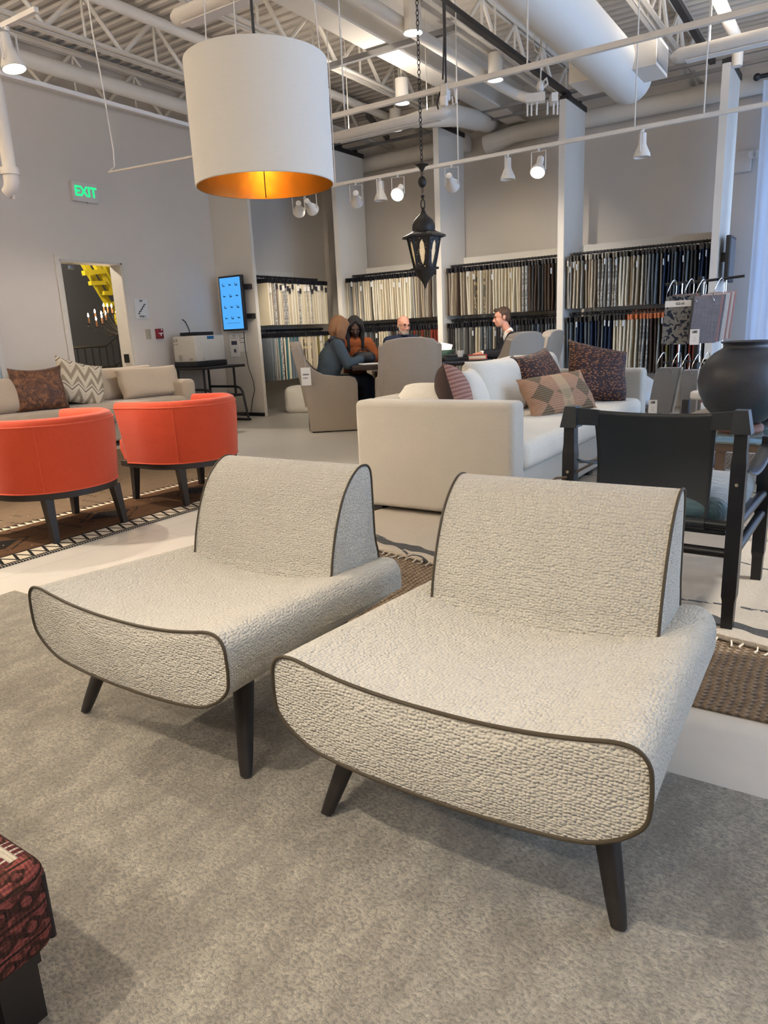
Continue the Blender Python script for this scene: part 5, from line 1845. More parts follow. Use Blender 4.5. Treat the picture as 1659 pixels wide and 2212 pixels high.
def person(label, loc, rz, skin, lean=0.10, head_pitch=20, head_yaw=0, hands=None, elbows=None, legs=True, slim=1.0, beard=None, headfwd=0.0, hz=0.0):
    """seated figure, local facing -Y, seat height 0.48; one continuous remeshed body; returns (body object, frames)"""
    V = Vector
    pel = V((0, 0.0, 0.55))
    che = V((0, -lean * 0.6, 0.86))
    nb = V((0, -lean, 1.03))
    hd = V((0, -lean - 0.055 - headfwd, 1.185 + hz))
    sh = {s: V((s * 0.165 * slim, -lean * 0.9, 0.985)) for s in (-1, 1)}
    el = elbows or {s: V((s * 0.24, -lean - 0.16, 0.80)) for s in (-1, 1)}
    wr = hands or {s: V((s * 0.10, -0.44, 0.80)) for s in (-1, 1)}
    hip = {s: V((s * 0.09, -0.02, 0.545)) for s in (-1, 1)}
    kn = {s: V((s * 0.10, -0.43, 0.55)) for s in (-1, 1)}
    an = {s: V((s * 0.10, -0.40, 0.09)) for s in (-1, 1)}
    HR = rotz(rad(head_yaw)) @ rotx(rad(head_pitch))
    mb = MB()
    # torso under the clothes
    mb.chain([pel, che, nb], [0.105 * slim, 0.10 * slim, 0.055])
    mb.chain([sh[-1], nb, sh[1]], [0.045, 0.05, 0.045])
    # neck and head
    mb.cap(nb, hd + HR @ V((0, 0.015, -0.06)), 0.050, 0.048)
    mb.ell(hd + HR @ V((0, 0.012, 0.030)), (0.072, 0.092, 0.085), HR)
    mb.ell(hd + HR @ V((0, -0.022, -0.035)), (0.060, 0.066, 0.078), HR)
    mb.ell(hd + HR @ V((0, -0.058, -0.085)), (0.028, 0.024, 0.024), HR)
    mb.cap(hd + HR @ V((0, -0.083, 0.012)), hd + HR @ V((0, -0.106, -0.028)), 0.008, 0.012)
    for s in (-1, 1):
        mb.ell(hd + HR @ V((s * 0.011, -0.094, -0.030)), 0.009, HR)
        mb.ell(hd + HR @ V((s * 0.035, -0.066, -0.022)), (0.022, 0.018, 0.022), HR)
        mb.ell(hd + HR @ V((s * 0.032, -0.080, 0.028)), (0.022, 0.010, 0.008), HR)
        mb.ell(hd + HR @ V((s * 0.073, 0.018, -0.008)), (0.008, 0.020, 0.031), HR)
    mb.ell(hd + HR @ V((0, -0.087, -0.058)), (0.022, 0.009, 0.006), HR)
    mb.ell(hd + HR @ V((0, -0.085, -0.070)), (0.018, 0.009, 0.007), HR)
    # arms, hands
    for s in (-1, 1):
        mb.chain([sh[s], el[s], wr[s]], [0.046, 0.037, 0.026])
        d = (wr[s] - el[s]).normalized()
        side = V((0, 0, 1)).cross(d).normalized()
        up = d.cross(side).normalized()
        palm = wr[s] + d * 0.045
        mb.ell(palm, (0.040, 0.017, 0.048), Matrix((side, up, d)).transposed())
        for k, (o_, L) in enumerate(((-0.030, 0.062), (-0.010, 0.074), (0.010, 0.070), (0.029, 0.056))):
            b0 = wr[s] + d * 0.078 + side * o_ * s * -1
            b1 = b0 + d * L * 0.45 - up * 0.008
            b2 = b1 + d * L * 0.32 - up * 0.020
            b3 = b2 + d * L * 0.15 - up * 0.020
            mb.chain([b0 - d * 0.03, b0, b1, b2, b3], [0.010, 0.0095, 0.009, 0.008, 0.0075], 10)
        t0 = wr[s] + d * 0.025 - side * s * -0.030
        t1 = t0 + d * 0.03 + side * s * 0.022
        t2 = t1 + d * 0.034 + side * s * 0.002 - up * 0.012
        mb.chain([t0, t1, t2], [0.013, 0.011, 0.009], 10)
    # legs and feet
    for s in (-1, 1):
        mb.chain([hip[s], kn[s], an[s]], [0.078, 0.052, 0.036])
        mb.chain([an[s] - V((0, -0.03, 0.045)), an[s] + V((0, -0.13, -0.055))], [0.034, 0.026])
    me = remesh(mb, 0.0075, 5, 'person')
    o = link('person', me, skin)
    o.location = loc
    o.rotation_euler = (0, 0, rz)
    tag(o, label, 'person', 'people at the dining table')
    ev = MB()
    for s in (-1, 1):
        ev.ell(hd + HR @ V((s * 0.031, -0.0845, 0.010)), (0.0115, 0.007, 0.006), HR, 12, 8)
    F = dict(hd=hd, HR=HR, nb=nb, che=che, pel=pel, sh=sh, el=el, wr=wr, hip=hip, kn=kn, an=an, slim=slim)
    lidm = plain('eye_dark', (0.03, 0.02, 0.015), 0.3)
    for s in (-1, 1):
        part('eye', MB().ell(hd + HR @ V((s * 0.031, -0.0865, 0.008)), (0.011, 0.0065, 0.0045), HR, 12, 8), lidm, o)
        part('eyebrow', MB().tube([hd + HR @ V((s * 0.016, -0.0925, 0.026)), hd + HR @ V((s * 0.032, -0.0905, 0.032)), hd + HR @ V((s * 0.048, -0.079, 0.027))], 0.0035, 6), plain('brow_hair', (0.07, 0.045, 0.03), 0.8), o)
    return o, F


def garment(name, o, F, m, extra=0.014, sleeve=1.0, hem=0.56, vest=False, open_front=False, collar=True, label=None):
    V = Vector
    mb = MB()
    sl = F['slim']
    mb.chain([V((0, F['pel'].y, hem)), F['che'], F['nb'] - V((0, 0, 0.035))], [0.125 * sl + extra, 0.118 * sl + extra, 0.062 + extra * 0.5])
    if collar: mb.cap(F['nb'] + V((0, 0.01, -0.04)), F['nb'] + V((0, 0.0, 0.014)), 0.068 + extra * 0.5, 0.060 + extra * 0.3)
    for s in (-1, 1):
        mb.ell(V((s * 0.07 * sl, F['che'].y * 0.8, 0.80)), (0.085, 0.115 * sl + extra, 0.17))
        mb.chain([F['nb'] - V((0, 0, 0.04)), F['sh'][s]], [0.055 + extra, 0.052 + extra])
        if not vest:
            a, b, c = F['sh'][s], F['el'][s], F['wr'][s]
            mb.chain([a, b, b.lerp(c, sleeve * 0.92)], [0.050 + extra, 0.043 + extra, 0.036 + extra * 0.8])
    return link(name, remesh(mb, 0.010, 5, name), m, o)


def trousers(o, F, m, extra=0.012):
    mb = MB()
    mb.ell(Vector((0, 0.01, 0.55)), (0.165, 0.14, 0.10))
    for s in (-1, 1):
        mb.chain([F['hip'][s], F['kn'][s], F['an'][s] + Vector((0, 0, 0.03))], [0.088 + extra, 0.060 + extra, 0.048 + extra])
    return link('trousers', remesh(mb, 0.012, 4, 'trousers'), m, o)


def shoes(o, F, m):
    for s in (-1, 1):
        a = F['an'][s]
        part('shoe', MB().rbox((a.x, a.y - 0.05, 0.045), (0.095, 0.27, 0.085), 0.035, 4), m, o)


def hair_long(o, F, m, length, vol=1.0, fringe=True):
    H, R = F['hd'], F['HR']
    V = Vector
    mb = MB()
    mb.ell(H + R @ V((0, 0.030, 0.045)), (0.088 * vol, 0.098 * vol, 0.088 * vol), R)
    mb.ell(H + R @ V((0, 0.050, -0.02)), (0.088 * vol, 0.075 * vol, 0.10), R)
    for s in (-1, 1):
        for k, (dy, w) in enumerate(((-0.035, 0.026), (0.0, 0.034), (0.045, 0.040))):
            top = H + R @ V((s * 0.070 * vol, dy, 0.045))
            mid = H + R @ V((s * 0.088 * vol, dy, -0.05))
            end = V((H.x + s * 0.085 * vol, H.y + dy * 0.7 + 0.015, H.z - length + 0.012 * k))
            mb.chain([top, mid, end], [w, w, w * 0.72])
    mb.chain([H + R @ V((0, 0.085, 0.0)), V((H.x, H.y + 0.075, H.z - length))], [0.056, 0.034])
    if fringe:
        for s in (-1, 1):
            mb.chain([H + R @ V((s * 0.012, -0.035, 0.108)), H + R @ V((s * 0.055, -0.062, 0.07)), H + R @ V((s * 0.078, -0.040, 0.0))], [0.026, 0.022, 0.02])
    return link('hair', remesh(mb, 0.0075, 3, 'hair'), m, o)


def hairm(name, a, b):
    m = Mat(name, 0.45, spec=0.4)
    n = m.noise(60, 3, co=m.map((6, 6, 0.5)))
    m.color(m.mix(n, a, b))
    m.bump(n, 0.008)
    return m.m


V = Vector
denim = cloth('blue_denim', (0.080, 0.108, 0.132), bump=0.001, scale=600, sheen=0.0)
dark_trs = cloth('dark_trousers', (0.012, 0.013, 0.018), bump=0.0005, sheen=0.0)
shoe_m = plain('dark_shoe', (0.015, 0.013, 0.012), 0.4)
fair = skinm('fair_skin', (0.52, 0.29, 0.20))
# woman in denim, seen from her side
o, F = person('person with copper shoulder length hair in a denim jacket, seated at the left table end', G(0.02, 8.66), face(E1 * 0.96 + E2 * 0.28), fair, 0.12, 26, 12,
              {-1: V((-0.05, -0.44, 0.815)), 1: V((0.16, -0.43, 0.80))}, {-1: V((-0.22, -0.20, 0.76)), 1: V((0.25, -0.20, 0.76))}, headfwd=0.015)
garment('denim_jacket', o, F, denim, 0.022, 0.92, 0.60)
trousers(o, F, dark_trs)
shoes(o, F, shoe_m)
hair_long(o, F, hairm('copper_hair', (0.20, 0.080, 0.030), (0.58, 0.31, 0.15)), 0.125, 1.06)
part('scarf', MB().tube([F['nb'] + V((0.10 * math.sin(a * PI / 6), -0.02 - 0.085 * math.cos(a * PI / 6), 0.0 - 0.012 * math.cos(a * PI / 6))) for a in range(12)], 0.024, 8, loop=True).chain([F['nb'] + V((0.02, -0.10, -0.02)), F['che'] + V((0.03, -0.16, 0.02))], [0.028, 0.024]), plain('dark_scarf', (0.03, 0.02, 0.035), 0.9), o)
# woman in orange
deep = skinm('deep_brown_skin', (0.085, 0.042, 0.028))
o, F = person('person with long dark hair in an orange top at the far table side', G(0.38, 9.20), face(-E2 + E1 * 0.10), deep, 0.12, 28, -4,
              {-1: V((-0.11, -0.33, 0.815)), 1: V((0.09, -0.36, 0.815))}, {-1: V((-0.27, -0.14, 0.80)), 1: V((0.26, -0.14, 0.80))})
garment('orange_top', o, F, cloth('orange_knit', (0.26, 0.070, 0.020), bump=0.0015, scale=350, sheen=0.0), 0.026, 0.85, 0.58)
trousers(o, F, dark_trs)
shoes(o, F, shoe_m)
hair_long(o, F, hairm('black_hair', (0.006, 0.005, 0.006), (0.022, 0.018, 0.018)), 0.27, 1.02)
# bald man
ruddy = skinm('ruddy_skin', (0.54, 0.27, 0.195))
o, F = person('person with a bald head, grey beard and glasses in a navy vest', G(0.97, 9.33), face(-E2 + E1 * 0.35), ruddy, 0.10, 12, 4,
              {-1: V((-0.14, -0.36, 0.83)), 1: V((0.12, -0.36, 0.83))}, {-1: V((-0.27, -0.12, 0.80)), 1: V((0.27, -0.12, 0.80))}, slim=1.12, hz=0.0)
garment('shirt', o, F, cloth('pale_blue_shirt', (0.36, 0.38, 0.42), bump=0.0005), 0.010, 0.95, 0.58)
garment('navy_vest', o, F, cloth('navy_quilted', (0.016, 0.024, 0.050), bump=0.002, scale=60, sheen=0.0), 0.026, 0, 0.60, vest=True)
trousers(o, F, dark_trs)
shoes(o, F, shoe_m)
H, R = F['hd'], F['HR']
bd = MB()
bd.ell(H + R @ V((0, -0.046, -0.086)), (0.048, 0.046, 0.034), R)
bd.ell(H + R @ V((0, -0.086, -0.050)), (0.026, 0.010, 0.008), R)
for s in (-1, 1):
    bd.chain([H + R @ V((s * 0.066, -0.005, -0.015)), H + R @ V((s * 0.058, -0.025, -0.062)), H + R @ V((s * 0.030, -0.062, -0.098))], [0.010, 0.014, 0.017])
link('beard', remesh(bd, 0.006, 2, 'beard'), hairm('grey_beard', (0.22, 0.19, 0.165), (0.50, 0.45, 0.40)), o)
gl_ = MB()
for s in (-1, 1):
    gl_.tube([H + R @ V((s * 0.033 + 0.022 * math.cos(a * PI / 8), -0.102 + 0.006 * abs(math.cos(a * PI / 8)), 0.006 + 0.016 * math.sin(a * PI / 8))) for a in range(16)], 0.0018, 5, loop=True)
    gl_.tube([H + R @ V((s * 0.055, -0.096, 0.008)), H + R @ V((s * 0.076, -0.04, 0.008)), H + R @ V((s * 0.078, 0.015, 0.004))], 0.0018, 5)
gl_.tube([H + R @ V((-0.011, -0.103, 0.008)), H + R @ V((0.011, -0.103, 0.008))], 0.0018, 5)
part('glasses', gl_, BLACK_MET, o)
# man in suit, in profile facing left
o, F = person('person with short brown hair in a dark suit, seated in profile', G(2.42, 8.80), face(-E1 + E2 * 0.10), ruddy, 0.15, 8, 0,
              {-1: V((0.02, -0.50, 0.80)), 1: V((0.17, -0.48, 0.79))}, {-1: V((-0.22, -0.24, 0.79)), 1: V((0.25, -0.26, 0.79))}, slim=1.10, hz=0.035, headfwd=0.03)
garment('white_shirt', o, F, cloth('white_shirt_cloth', (0.62, 0.61, 0.58), bump=0.0003), 0.010, 0.97, 0.60)
jk = MB()
sl_ = F['slim']
for s in (-1, 1):
    jk.chain([V((s * 0.075, 0.02, 0.58)), V((s * 0.085, F['che'].y + 0.025, 0.84)), V((s * 0.085, F['nb'].y + 0.03, 0.985))], [0.115, 0.11, 0.062])
    jk.chain([F['nb'] + V((s * 0.03, 0.045, -0.04)), F['sh'][s]], [0.05, 0.068])
    a, b, c = F['sh'][s], F['el'][s], F['wr'][s]
    jk.chain([a, b, b.lerp(c, 0.86)], [0.070, 0.060, 0.048])
jk.chain([V((0, 0.05, 0.6)), V((0, F['nb'].y + 0.06, 0.99))], [0.10, 0.055])
jk.chain([F['nb'] + V((-0.055, 0.01, -0.01)), F['nb'] + V((0, 0.055, 0.012)), F['nb'] + V((0.055, 0.01, -0.01))], [0.026, 0.030, 0.026])
link('suit_jacket', remesh(jk, 0.010, 4, 'suit_jacket'), cloth('dark_suit', (0.012, 0.013, 0.018), bump=0.0004, sheen=0.0), o)
trousers(o, F, dark_trs)
shoes(o, F, shoe_m)
H, R = F['hd'], F['HR']
hr = MB()
hr.ell(H + R @ V((0, 0.028, 0.048)), (0.077, 0.090, 0.078), R)
hr.ell(H + R @ V((0, 0.065, -0.005)), (0.066, 0.048, 0.065), R)
hr.chain([H + R @ V((0.03, -0.055, 0.096)), H + R @ V((-0.03, -0.06, 0.095))], [0.024, 0.024])
for s in (-1, 1):
    hr.cap(H + R @ V((s * 0.070, 0.005, 0.035)), H + R @ V((s * 0.072, -0.002, -0.005)), 0.012, 0.008)
link('hair', remesh(hr, 0.0065, 2, 'hair'), hairm('brown_hair', (0.045, 0.026, 0.018), (0.11, 0.065, 0.04)), o)

# ------------------------------------------------------------------ things on the table
def tp(px, py, z=TZ):
    r = Vector(ray(px, py))
    p = Vector((0, 0, CAMH)) + r * ((z - CAMH) / r.z)
    return p


bowl = Mat('green_glaze', 0.3, spec=0.5)
bowl.color(bowl.mix(bowl.noise(8, 3), (0.045, 0.115, 0.085), (0.085, 0.175, 0.13)))
pb = G(1.42, 8.85, TZ)
single('bowl', MB().lathe([(0.001, 0.0), (0.075, 0.0), (0.08, 0.012), (0.135, 0.055), (0.175, 0.105), (0.182, 0.115), (0.176, 0.116), (0.13, 0.06), (0.07, 0.02), (0.001, 0.018)], n=40), bowl.m, 'wide green bowl on the dining table', 'bowl', pb)
b = MB()
b.add([V((-0.10, -0.02, 0.085)), V((0.13, -0.04, 0.085)), V((0.16, 0.09, 0.17)), V((0.02, 0.11, 0.205)), V((-0.11, 0.09, 0.13))], [(0, 1, 2, 3, 4)])
b.add([V((-0.15, -0.05, 0.10)), V((0.10, -0.06, 0.095)), V((0.12, 0.06, 0.125)), V((-0.13, 0.08, 0.125))], [(0, 1, 2, 3)])
o = single('crumpled_paper', b, PAPER, 'folded white papers lying in the green bowl', 'paper', pb, 0.5, smooth=False)
m_ = o.modifiers.new('thickness', 'SOLIDIFY')
m_.thickness = 0.004
single('plate_stack', MB().lathe([(0.001, 0.0), (0.10, 0.0), (0.17, 0.014), (0.172, 0.02), (0.10, 0.012), (0.001, 0.012)], n=40).lathe([(0.001, 0.013), (0.10, 0.013), (0.165, 0.026), (0.167, 0.031), (0.10, 0.024), (0.001, 0.024)], n=40), PAPER, 'shallow white plates beside the green bowl', 'plate', G(1.46, 8.55, TZ))
single('sample_book', MB().rbox((0, 0, 0.02), (0.30, 0.22, 0.04), 0.006).rbox((0.03, 0.02, 0.055), (0.24, 0.20, 0.03), 0.006), plain('dark_binder', (0.02, 0.02, 0.022), 0.5), 'dark sample books before the white plates', 'book', G(1.50, 8.36, TZ), GA + 0.15)
cup = MB().lathe([(0.001, 0.0), (0.029, 0.0), (0.041, 0.108), (0.043, 0.112), (0.040, 0.112), (0.028, 0.008), (0.001, 0.006)], n=28)
l_, _z = gpx(994, 778, 8.30)
single('paper_cup', cup, PAPER, 'white paper cup near the front edge of the dining table', 'cup', G(l_, 8.30, TZ))
rb = thing('book', 'thick red covered sample book by the man in the dark suit', 'book', G(1.80, 8.52, TZ), GA - 0.1)
part('pages', MB().bb((-0.115, -0.085, 0.006), (0.105, 0.085, 0.044)), plain('book_pages', (0.55, 0.50, 0.42), 0.8), rb, False)
part('cover', MB().bb((-0.12, -0.09, 0.0), (0.12, 0.09, 0.006)).bb((-0.12, -0.09, 0.044), (0.12, 0.09, 0.05)).bb((0.105, -0.09, 0.006), (0.12, 0.09, 0.044)), plain('red_book_cloth', (0.30, 0.03, 0.035), 0.6), rb, False)
single('paper', MB().rbox((0, 0, 0.006), (0.28, 0.20, 0.012), 0.003), PAPER, 'white paper pad in front of the woman in the denim jacket', 'paper', G(0.55, 8.48, TZ), GA + 0.2)
single('handbag', MB().rbox((0, 0, 0.065), (0.26, 0.13, 0.13), 0.05, 4, puff=0.01).tube([(-0.09, 0, 0.12), (-0.05, 0.0, 0.165), (0.05, 0, 0.165), (0.09, 0, 0.12)], 0.008, 8), plain('black_bag', (0.014, 0.014, 0.016), 0.45, bump=0.003, bscale=30), 'soft black handbag on the table before the woman in orange', 'bag', G(0.48, 8.78, TZ), GA)
o = single('catalogue', MB().rbox((0, 0, 0), (0.30, 0.006, 0.21), 0.002), PAPER, 'white catalogue sheet held up before the bald man', 'paper', G(1.13, 8.90, TZ + 0.10), GA)
o.rotation_euler = (rad(-40), 0, GA)
# price tags hanging from the chair backs
for nm, c, w in (('hang_tag', G(-0.22, 8.26, 0.66), 'on the chair of the woman in denim'), ('hang_tag', G(lB + 0.27, 7.45, 0.62), 'on the back of the empty front chair')):
    t = thing(nm, 'white paper hang tag %s' % w, 'tag', c, GA)
    part('card', MB().bb((-0.055, -0.004, -0.10), (0.055, 0.0, 0.10)), PAPER, t, False)
    part('print', MB().bb((-0.035, -0.0055, 0.015), (0.035, -0.0045, 0.03)).bb((-0.035, -0.0055, -0.02), (0.02, -0.0045, -0.012)), plain('grey_print', (0.2, 0.2, 0.2), 0.7), t, False)
    part('string', MB().tube([(0, 0, 0.10), (0.0, 0.04, 0.17), (0, 0.10, 0.22)], 0.002, 5), WHITE_MET, t)

# ================================================================== LEFT WALL FITTINGS
c = onx(178.5, 417, XL)
t = thing('exit_sign', 'lit green EXIT sign on the left wall', 'exit sign', (XL, c.y, c.z))
part('housing', MB().rbox((0.03, 0, 0), (0.06, 0.34, 0.215), 0.008), WHITE_MET, t)
part('lettering', text_mb('EXIT', 0.145, lambda u, v, o_: (0.0615 + o_, u, v * 1.08), bold=0.004), glow('green_exit_letters', (0.005, 0.80, 0.25), 0.6, (0.02, 0.3, 0.10)), t, False)
part('test_button', MB().cyl((0.035, 0.02, -0.108), (0.035, 0.02, -0.114), 0.008, n=12), BLACK_MET, t)
# EXIT is read from the room: its text runs along +Y as seen from the room side
c = onx(305, 667, XL)
t = thing('stair_sign', 'white stair sign with black stepped symbol right of the doorway', 'sign', (XL, c.y, c.z))
part('plate', MB().rbox((0.005, 0, 0), (0.01, 0.21, 0.25), 0.003), plain('white_sign_plate', (0.66, 0.655, 0.64), 0.5), t)
st = MB()
n = 5
for k in range(n):
    y0, z0 = -0.068 + k * 0.027, -0.062 + k * 0.029
    st.bb((0.0105, y0, z0 - 0.005), (0.012, y0 + 0.032, z0 + 0.006))
    if k < n - 1: st.bb((0.0105, y0 + 0.022, z0), (0.012, y0 + 0.033, z0 + 0.030))
part('stair_symbol', st, INK, t, False)
part('lettering', text_mb('STAIR 2', 0.030, lambda u, v, o_: (0.0105 + o_, u, v - 0.098), bold=0.0008).merge(text_mb('LEE', 0.032, lambda u, v, o_: (0.0105 + o_, u, v + 0.098), bold=0.001)), INK, t, False)
c = onx(320, 722, XL)
t = thing('light_switch', 'beige light switch plate beside the red fire alarm', 'switch', (XL, c.y, c.z))
part('plate', MB().rbox((0.004, 0, 0), (0.008, 0.08, 0.125), 0.002), plain('almond_plate', (0.42, 0.37, 0.27), 0.5), t)
part('toggle', MB().bb((0.008, -0.006, -0.012), (0.018, 0.006, 0.012)), plain('almond_plate', (0.42, 0.37, 0.27), 0.5), t, False)
c = onx(342, 721, XL)
t = thing('fire_alarm', 'small red fire alarm pull station on the left wall', 'fire alarm', (XL, c.y, c.z))
part('box', MB().rbox((0.025, 0, 0), (0.05, 0.10, 0.13), 0.006), plain('fire_red', (0.22, 0.012, 0.018), 0.4), t)
part('handle', MB().bb((0.051, -0.032, -0.002), (0.058, 0.032, 0.010)).bb((0.051, -0.005, -0.03), (0.058, 0.006, -0.002)), PAPER, t, False)
part('lamp', MB().ell((0.05, 0.02, 0.05), 0.010), PAPER, t)
# framed whiteboard at the left edge
p0, p1 = onx(0, 690, XL), onx(14, 800, XL)
t = thing('framed_board', 'pale blue framed board on the wall at the left edge', 'board', (XL, p1.y - 0.62, 0.75))
part('board', MB().bb((0, -0.55, 0.0), (0.012, 0.55, 0.75)), plain('pale_blue_board', (0.42, 0.52, 0.60), 0.35), t, False)
part('frame', MB().bb((0, -0.6, -0.04), (0.025, 0.6, 0.0)).bb((0, -0.6, 0.75), (0.025, 0.6, 0.80)).bb((0, 0.55, 0), (0.025, 0.6, 0.75)).bb((0, -0.6, 0), (0.025, -0.55, 0.75)), WHITE_MET, t, False)

# ------------------------------------------------------------------ stairwell seen through the doorway
ry = plain('black_railing', (0.010, 0.010, 0.011), 0.35)
XR1 = -9.3
a = onx(156, 752, XR1)
b = onx(229, 748, XR1 - 0.0)
b2 = onx(268, 716, XR1 + 0.45)
t = thing('stair_railing', 'black metal stair railing inside the doorway', 'railing', (XR1, a.y - 0.6, 0))
A = Vector((0, 0, a.z))
B = Vector((0, b.y - t.location.y, b.z))
Cc = Vector((0.45, b2.y - t.location.y, b2.z))
Dd = Cc + (Cc - B) * 1.2
low = V((0, 0, -0.30))
part('top_rail', MB().tube([A - V((0, 0.4, 0)), B, Dd], 0.024, 8), ry, t)
part('lower_rail', MB().tube([A - V((0, 0.4, 0)) + low, B + low + V((0, 0.12, 0)), Dd + low], 0.02, 8), ry, t)
for k in range(14):
    f = k / 13
    p = (A - V((0, 0.4, 0))).lerp(B, f)
    part('baluster', MB().cyl((p.x, p.y, 0.0), (p.x, p.y, p.z), 0.010 if k != 8 else 0.022, n=8), ry, t)
for k in range(1, 8):
    p = B.lerp(Dd, k / 7)
    part('baluster', MB().cyl((p.x, p.y, 0.0), (p.x, p.y, p.z), 0.010, n=8), ry, t)
# chandelier with lit candles
XC = -8.75
cc = onx(268, 712, XC)
chm = plain('wrought_iron', (0.014, 0.011, 0.010), 0.5)
t = thing('chandelier', 'wrought iron chandelier with lit candle lamps inside the doorway', 'chandelier', (XC, cc.y, cc.z))
part('stem', MB().cyl((0, 0, -0.08), (0, 0, 3.4 - cc.z), 0.012, n=8).ell((0, 0, -0.05), 0.04), chm, t)
cand = plain('amber_candle_sleeve', (0.30, 0.13, 0.05), 0.6)
flame = glow('candle_flame', (1.0, 0.78, 0.45), 30.0)
for px, py in ((193, 700), (207, 690), (210, 707), (222, 701), (221, 694), (230, 693), (226, 677), (234, 677), (243, 678), (253, 690), (262, 699)):
    p = onx(px, py, XC + (0.25 if py > 698 else -0.25))
    q_ = p - cc
    br = part('arm', MB().tube([(0, 0, -0.02), (q_.x * 0.3, q_.y * 0.3, -0.09 + q_.z * 0.2), (q_.x * 0.65, q_.y * 0.65, -0.10 + q_.z * 0.6), (q_.x * 0.95, q_.y * 0.95, q_.z - 0.07), (q_.x * 1.04, q_.y * 1.04, q_.z - 0.03), (q_.x, q_.y, q_.z)], 0.006, 6), chm, t)
    part('drip_pan', MB().lathe([(0.001, 0), (0.028, 0.004), (0.03, 0.01), (0.001, 0.006)], q_, 14), chm, br)
    part('candle', MB().cyl(q_ + V((0, 0, 0.006)), q_ + V((0, 0, 0.085)), 0.011, n=10), cand, br)
    part('flame', MB().lathe([(0.001, 0.085), (0.011, 0.10), (0.009, 0.118), (0.001, 0.14)], q_, 10), flame, br)
lamp('chandelier_lamp', 'POINT', (XC + 0.05, cc.y - 0.2, cc.z + 0.25), 5, (1.0, 0.66, 0.34), shadow_soft_size=0.15)
lamp('stairwell_fill', 'POINT', (-9.6, 5.6, 3.1), 220, (1.0, 0.86, 0.70), shadow_soft_size=0.1)  # unseen point light without a fixture, there to brighten the stairwell walls
# yellow lift boom
yel = plain('yellow_lift_paint', (0.42, 0.34, 0.012), 0.45, nscale=6, var=0.15)
XY = -10.2
t = thing('lift_boom', 'yellow steel lift boom crossing the dark stairwell', 'lift', onx(215, 650, XY))
O_ = t.location.copy()


def lp_(px, py, dx=0.0): return onx(px, py, XY + dx) - O_


def bar(p, q, w, d):
    p, q = Vector(p), Vector(q)
    m = (p + q) / 2
    dr = (q - p)
    rot = Vector((0, dr.y, dr.z)).to_track_quat('Z', 'X').to_matrix()
    return MB().box(m, (d, w, dr.length), rot)


def bar2(name, a, b, w=0.10, dx=0.0, d=0.08):
    p, q = lp_(*a, dx), lp_(*b, dx)
    dr = q - p
    u = dr.normalized()
    s = V((1, 0, 0)).cross(u).normalized()
    mb = MB()
    mb.rings([[p + s * w / 2 + V((-d / 2, 0, 0)), p - s * w / 2 + V((-d / 2, 0, 0)), p - s * w / 2 + V((d / 2, 0, 0)), p + s * w / 2 + V((d / 2, 0, 0))], [q + s * w / 2 + V((-d / 2, 0, 0)), q - s * w / 2 + V((-d / 2, 0, 0)), q - s * w / 2 + V((d / 2, 0, 0)), q + s * w / 2 + V((d / 2, 0, 0))]])
    return part(name, mb, yel, t, False)


bar2('boom_beam', (172, 553), (236, 660), 0.09)
bar2('boom_beam', (196, 553), (243, 634), 0.08, 0.1)
bar2('boom_beam', (218, 553), (262, 640), 0.10, -0.1)
bar2('cross_bar', (180, 590), (224, 586), 0.07, 0.12)
bar2('cross_bar', (194, 612), (226, 611), 0.06, 0.12)
bar2('cross_bar', (222, 633), (246, 634), 0.06, 0.12)
bar2('cross_bar', (228, 658), (244, 656), 0.06, 0.12)
part('hydraulic_arm', MB().tube([lp_(234, 553), lp_(243, 575), lp_(240, 592)], 0.03, 8), yel, t)
part('hose', MB().tube([lp_(246, 600, 0.15), lp_(252, 612, 0.15), lp_(243, 640, 0.15), lp_(248, 655, 0.15), lp_(258, 662, 0.15)], 0.016, 8), BLACK_MET, t)
part('end_bracket', MB().rbox(lp_(254, 680, 0.1), (0.08, 0.12, 0.36), 0.05, 3), yel, t)

# ------------------------------------------------------------------ PRINTER CART, PRINTER, SCREEN
CX0, CX1, CY0, CY1 = -7.84, -7.12, 6.66, 7.38
t = thing('printer_cart', 'black metal cart under the white printer', 'cart', (CX0, CY0, 0))
w, d = CX1 - CX0, CY1 - CY0
bkp = plain('black_plastic', (0.013, 0.013, 0.015), 0.5)
part('top_shelf', MB().rbox((w / 2 - 0.0, d / 2, 0.755), (w + 0.06, d, 0.035), 0.008), bkp, t)
part('middle_shelf', MB().rbox((w / 2 + 0.02, d / 2, 0.36), (w - 0.02, d * 0.8, 0.03), 0.008), bkp, t)
part('bottom_shelf', MB().rbox((w / 2 + 0.02, d / 2, 0.10), (w - 0.02, d * 0.8, 0.03), 0.008), bkp, t)
for x in (0.10, w - 0.12):
    for y in (0.08, d - 0.08):
        part('post', MB().cyl((x, y, 0.36), (x, y, 0.74), 0.016, n=10), bkp, t)
for y in (0.08, d - 0.08):
    part('side_tube', MB().tube([(0.10, y, 0.47), (w - 0.10, y, 0.47), (w - 0.03, y, 0.45), (w + 0.01, y, 0.40), (w + 0.08, y, 0.03)], 0.017, 10), bkp, t)
    part('leg', MB().tube([(0.10, y, 0.47), (0.06, y, 0.03)], 0.017, 10), bkp, t)
    part('foot', MB().rbox((w / 2 + 0.06, y, 0.015), (w + 0.10, 0.06, 0.03), 0.01), bkp, t)
t = thing('printer', 'white office printer with a blue sticker on the black cart', 'printer', (-7.74, 6.70, 0.774))
pm_ = plain('white_plastic', (0.60, 0.585, 0.55), 0.45)
part('base_tray', MB().rbox((0.225, 0.27, 0.035), (0.45, 0.54, 0.07), 0.008), bkp, t)
part('body', MB().rbox((0.22, 0.27, 0.235), (0.44, 0.53, 0.34), 0.02, 3), pm_, t)
